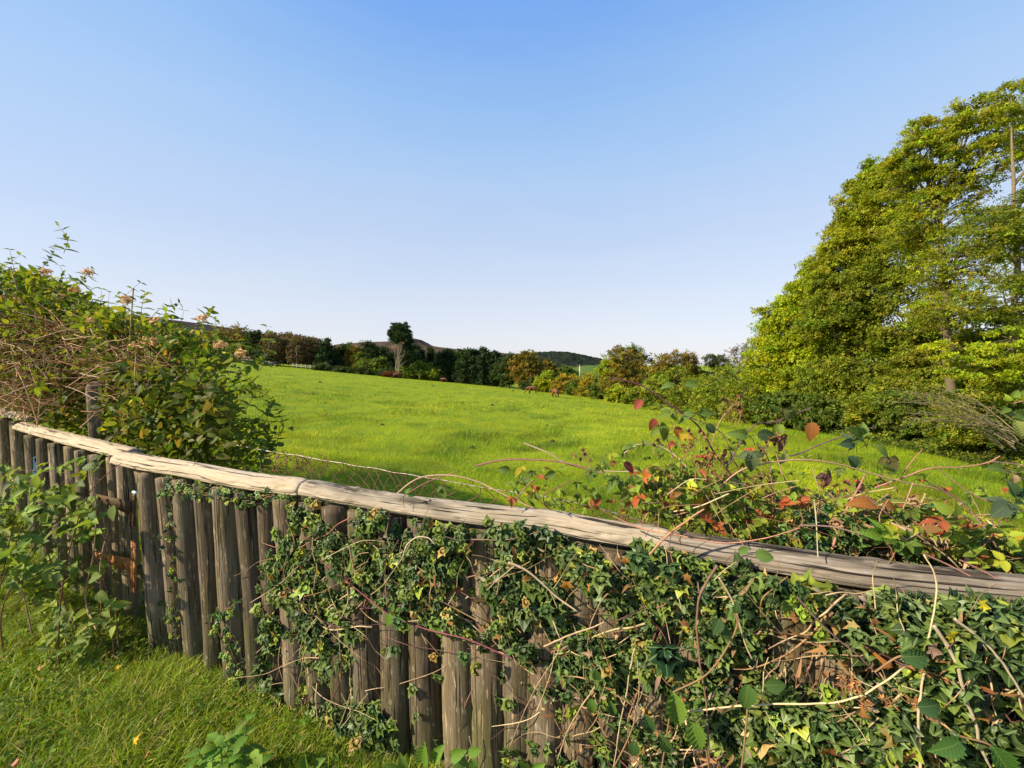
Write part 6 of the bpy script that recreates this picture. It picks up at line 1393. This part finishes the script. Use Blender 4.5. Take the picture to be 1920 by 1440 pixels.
# ------------------------------------------------------------------ grass (nobody could count it)
g = Geo()
def verge(n, x0, x1, y0, y1, hmin, hmax, wid=.0042):
    X = rng.uniform(x0, x1, n); Y = rng.uniform(y0, y1, n); k = (Y < fenceY(X) + .12) & (fbm(np.stack([X * 3.2, Y * 3.2, X * 0], -1), 2) + .25 * rng.random(n) > .42); X, Y = X[k], Y[k]; n = len(X)
    near = np.exp(-np.maximum(fenceY(X) - Y, 0) / .22)
    h = rng.uniform(hmin, hmax, n) * (1 - .45 * near) * (.7 + .6 * fbm(np.stack([X * 1.7, Y * 1.7, X * 0 + 3], -1), 2))
    wind = np.stack([.5 + .6 * (fbm(np.stack([X * 1.2, Y * 1.2, X * 0 + 8], -1), 2) - .5) * 3, .2 + 0 * X, 0 * X], -1)
    ln = wind * .35 + rng.normal(size=(n, 3)) * .6; ln[:, 2] = 0
    ok = fenceY(X + ln[:, 0] * h) - (Y + ln[:, 1] * h) > -.1
    c = pal([(.15, .225, .008), (.20, .28, .010), (.10, .16, .008), (.30, .31, .03), (.46, .37, .13)], n, .18, [4, 4, 2.2, 2.2, 1.9]) * (.65 + .7 * fbm(np.stack([X * 2.1, Y * 2.1, X * 0 + 12], -1), 3))[:, None]
    blades(g, np.stack([X, Y, zf(X, Y) - .01], -1), h, ln, rng.uniform(.5, 1.3, n) * wid, c)
verge(160000, -5.2, .9, 1.3, 5.0, .05, .16); verge(60000, -1.9, .3, 1.25, 2.6, .06, .16, .0036); verge(26000, -5, 3.2, -1.6, 1.4, .05, .13, .006)
tag(g.build('verge_grass', M['grass']), 'long lush grass of the lane verge in front of the fence', 'grass', kind='stuff')
# low broad weeds and clover in the verge
g = Geo(); n = 26000; X = rng.uniform(-5, .6, n); Y = rng.uniform(1.3, 4.5, n); k = (Y < fenceY(X) - .02) & (fbm(np.stack([X * 2.5, Y * 2.5, X * 0 + 30], -1), 2) > .46); X, Y = X[k], Y[k]; n = len(X)
scatter(g, OVA, np.stack([X, Y, rng.uniform(.02, .11, n)], -1), rdir(n) * [1, 1, .3], rdir(n) * .4 + [0, -.1, 1], rng.uniform(.012, .036, n), pal([(.12, .20, .02), (.17, .25, .03), (.08, .15, .02)], n))
tag(g.build('verge_weeds', M['leaf']), 'small broad-leaved weeds and clover low in the verge', 'weeds', kind='stuff')

g = Geo(); n = 2600; X = rng.uniform(-5, .8, n); Y = rng.uniform(1.3, 4.6, n); k = (Y < fenceY(X) - .01) & (rng.random(n) < .25 + np.exp(-np.maximum(fenceY(X) - Y, 0) / .25)); X, Y = X[k], Y[k]; n = len(X)
scatter(g, OVN, np.stack([X, Y, rng.uniform(.02, .09, n)], -1), rdir(n) * [1, 1, .3], rdir(n) * .6 + [0, -.1, 1], rng.uniform(.015, .04, n), pal([(.26, .15, .06), (.34, .22, .09), (.18, .10, .05), (.42, .30, .14)], n), .9)
tag(g.build('leaf_litter', M['dead']), 'brown dead leaves scattered in the verge grass, thickest against the fence foot', 'leaf litter', kind='stuff')
# meadow: blades in clumps, sparser and coarser with distance
g = Geo(); tot = 0
def meadow(n, Y0, Y1, pw=1.25, tuft=False):
    global tot
    u = rng.random(n); Y = (Y0 ** (1 - pw) + u * (Y1 ** (1 - pw) - Y0 ** (1 - pw))) ** (1 / (1 - pw)); az = rng.uniform(-1.05, 1.35, n); X = az * Y
    # stay out of the right-hand bank and trees
    hb = np.interp(960 + F * az, [1100, 1180, 1300, 1400, 1500, 1600, 1750, 1920, 2300], [84, 66, 42, 31, 24, 19.5, 15, 11, 8.5]); lim = np.interp(960 + F * az, [300, 515, 740, 1000, 1100], [100, 104, 108, 98, 84]); lim = np.minimum(lim, np.where(az > .19, hb, 999))
    k = (Y < lim) & (Y > fenceY(X) + .15)
    patch = fbm(np.stack([X * .55, Y * .38, X * 0 + 2], -1), 4)
    k &= rng.random(n) < (smooth((patch - .50) * 8) if tuft else .55 + .45 * smooth((patch - .42) * 5))
    X, Y, patch = X[k], Y[k], patch[k]; n = len(X); tot += n
    s = np.clip(Y / 6.5, .8, 14)
    if tuft: h = rng.uniform(.10, .26, n) * (.6 + smooth((patch - .55) * 6)); wd = .0038 * s; cols, ws = [(.06, .12, .004), (.085, .155, .005), (.13, .20, .008), (.36, .32, .05)], [4, 4, 2, .7]
    else: h = rng.uniform(.035, .095, n) * np.clip(s, 1, 2.0); wd = .0036 * s; cols, ws = [(.205, .25, .004), (.255, .285, .004), (.15, .20, .004), (.38, .36, .015)], [4, 4, 2, .9]
    ln = rng.normal(size=(n, 3)) * .5 + [.25, 0, 0]; ln[:, 2] = 0
    cc = pal(cols, n, .14, ws); sp_ = fbm(np.stack([X * .16, Y * .10, X * 0 + 40], -1), 4); sp2 = fbm(np.stack([X * 1.1, Y * .7, X * 0 + 50], -1), 3)
    cc = cc * (1 + np.clip((sp_ - .5) * 1.3, -.3, .3) + np.clip((sp2 - .5) * 2.4, -.38, .38))[:, None] * (1 + np.clip((sp_ - .5) * .8, -.12, .2)[:, None] * [1, 0, 0])
    blades(g, np.stack([X, Y, zf(X, Y) - .01], -1), h, ln, wd * rng.uniform(.6, 1.3, n), cc)
meadow(250000, 1.4, 9); meadow(210000, 6, 100); meadow(190000, 2.5, 75, tuft=True)
tag(g.build('meadow_grass', M['grass']), 'short bright grazed grass with darker tufts covering the field', 'grass', kind='stuff')
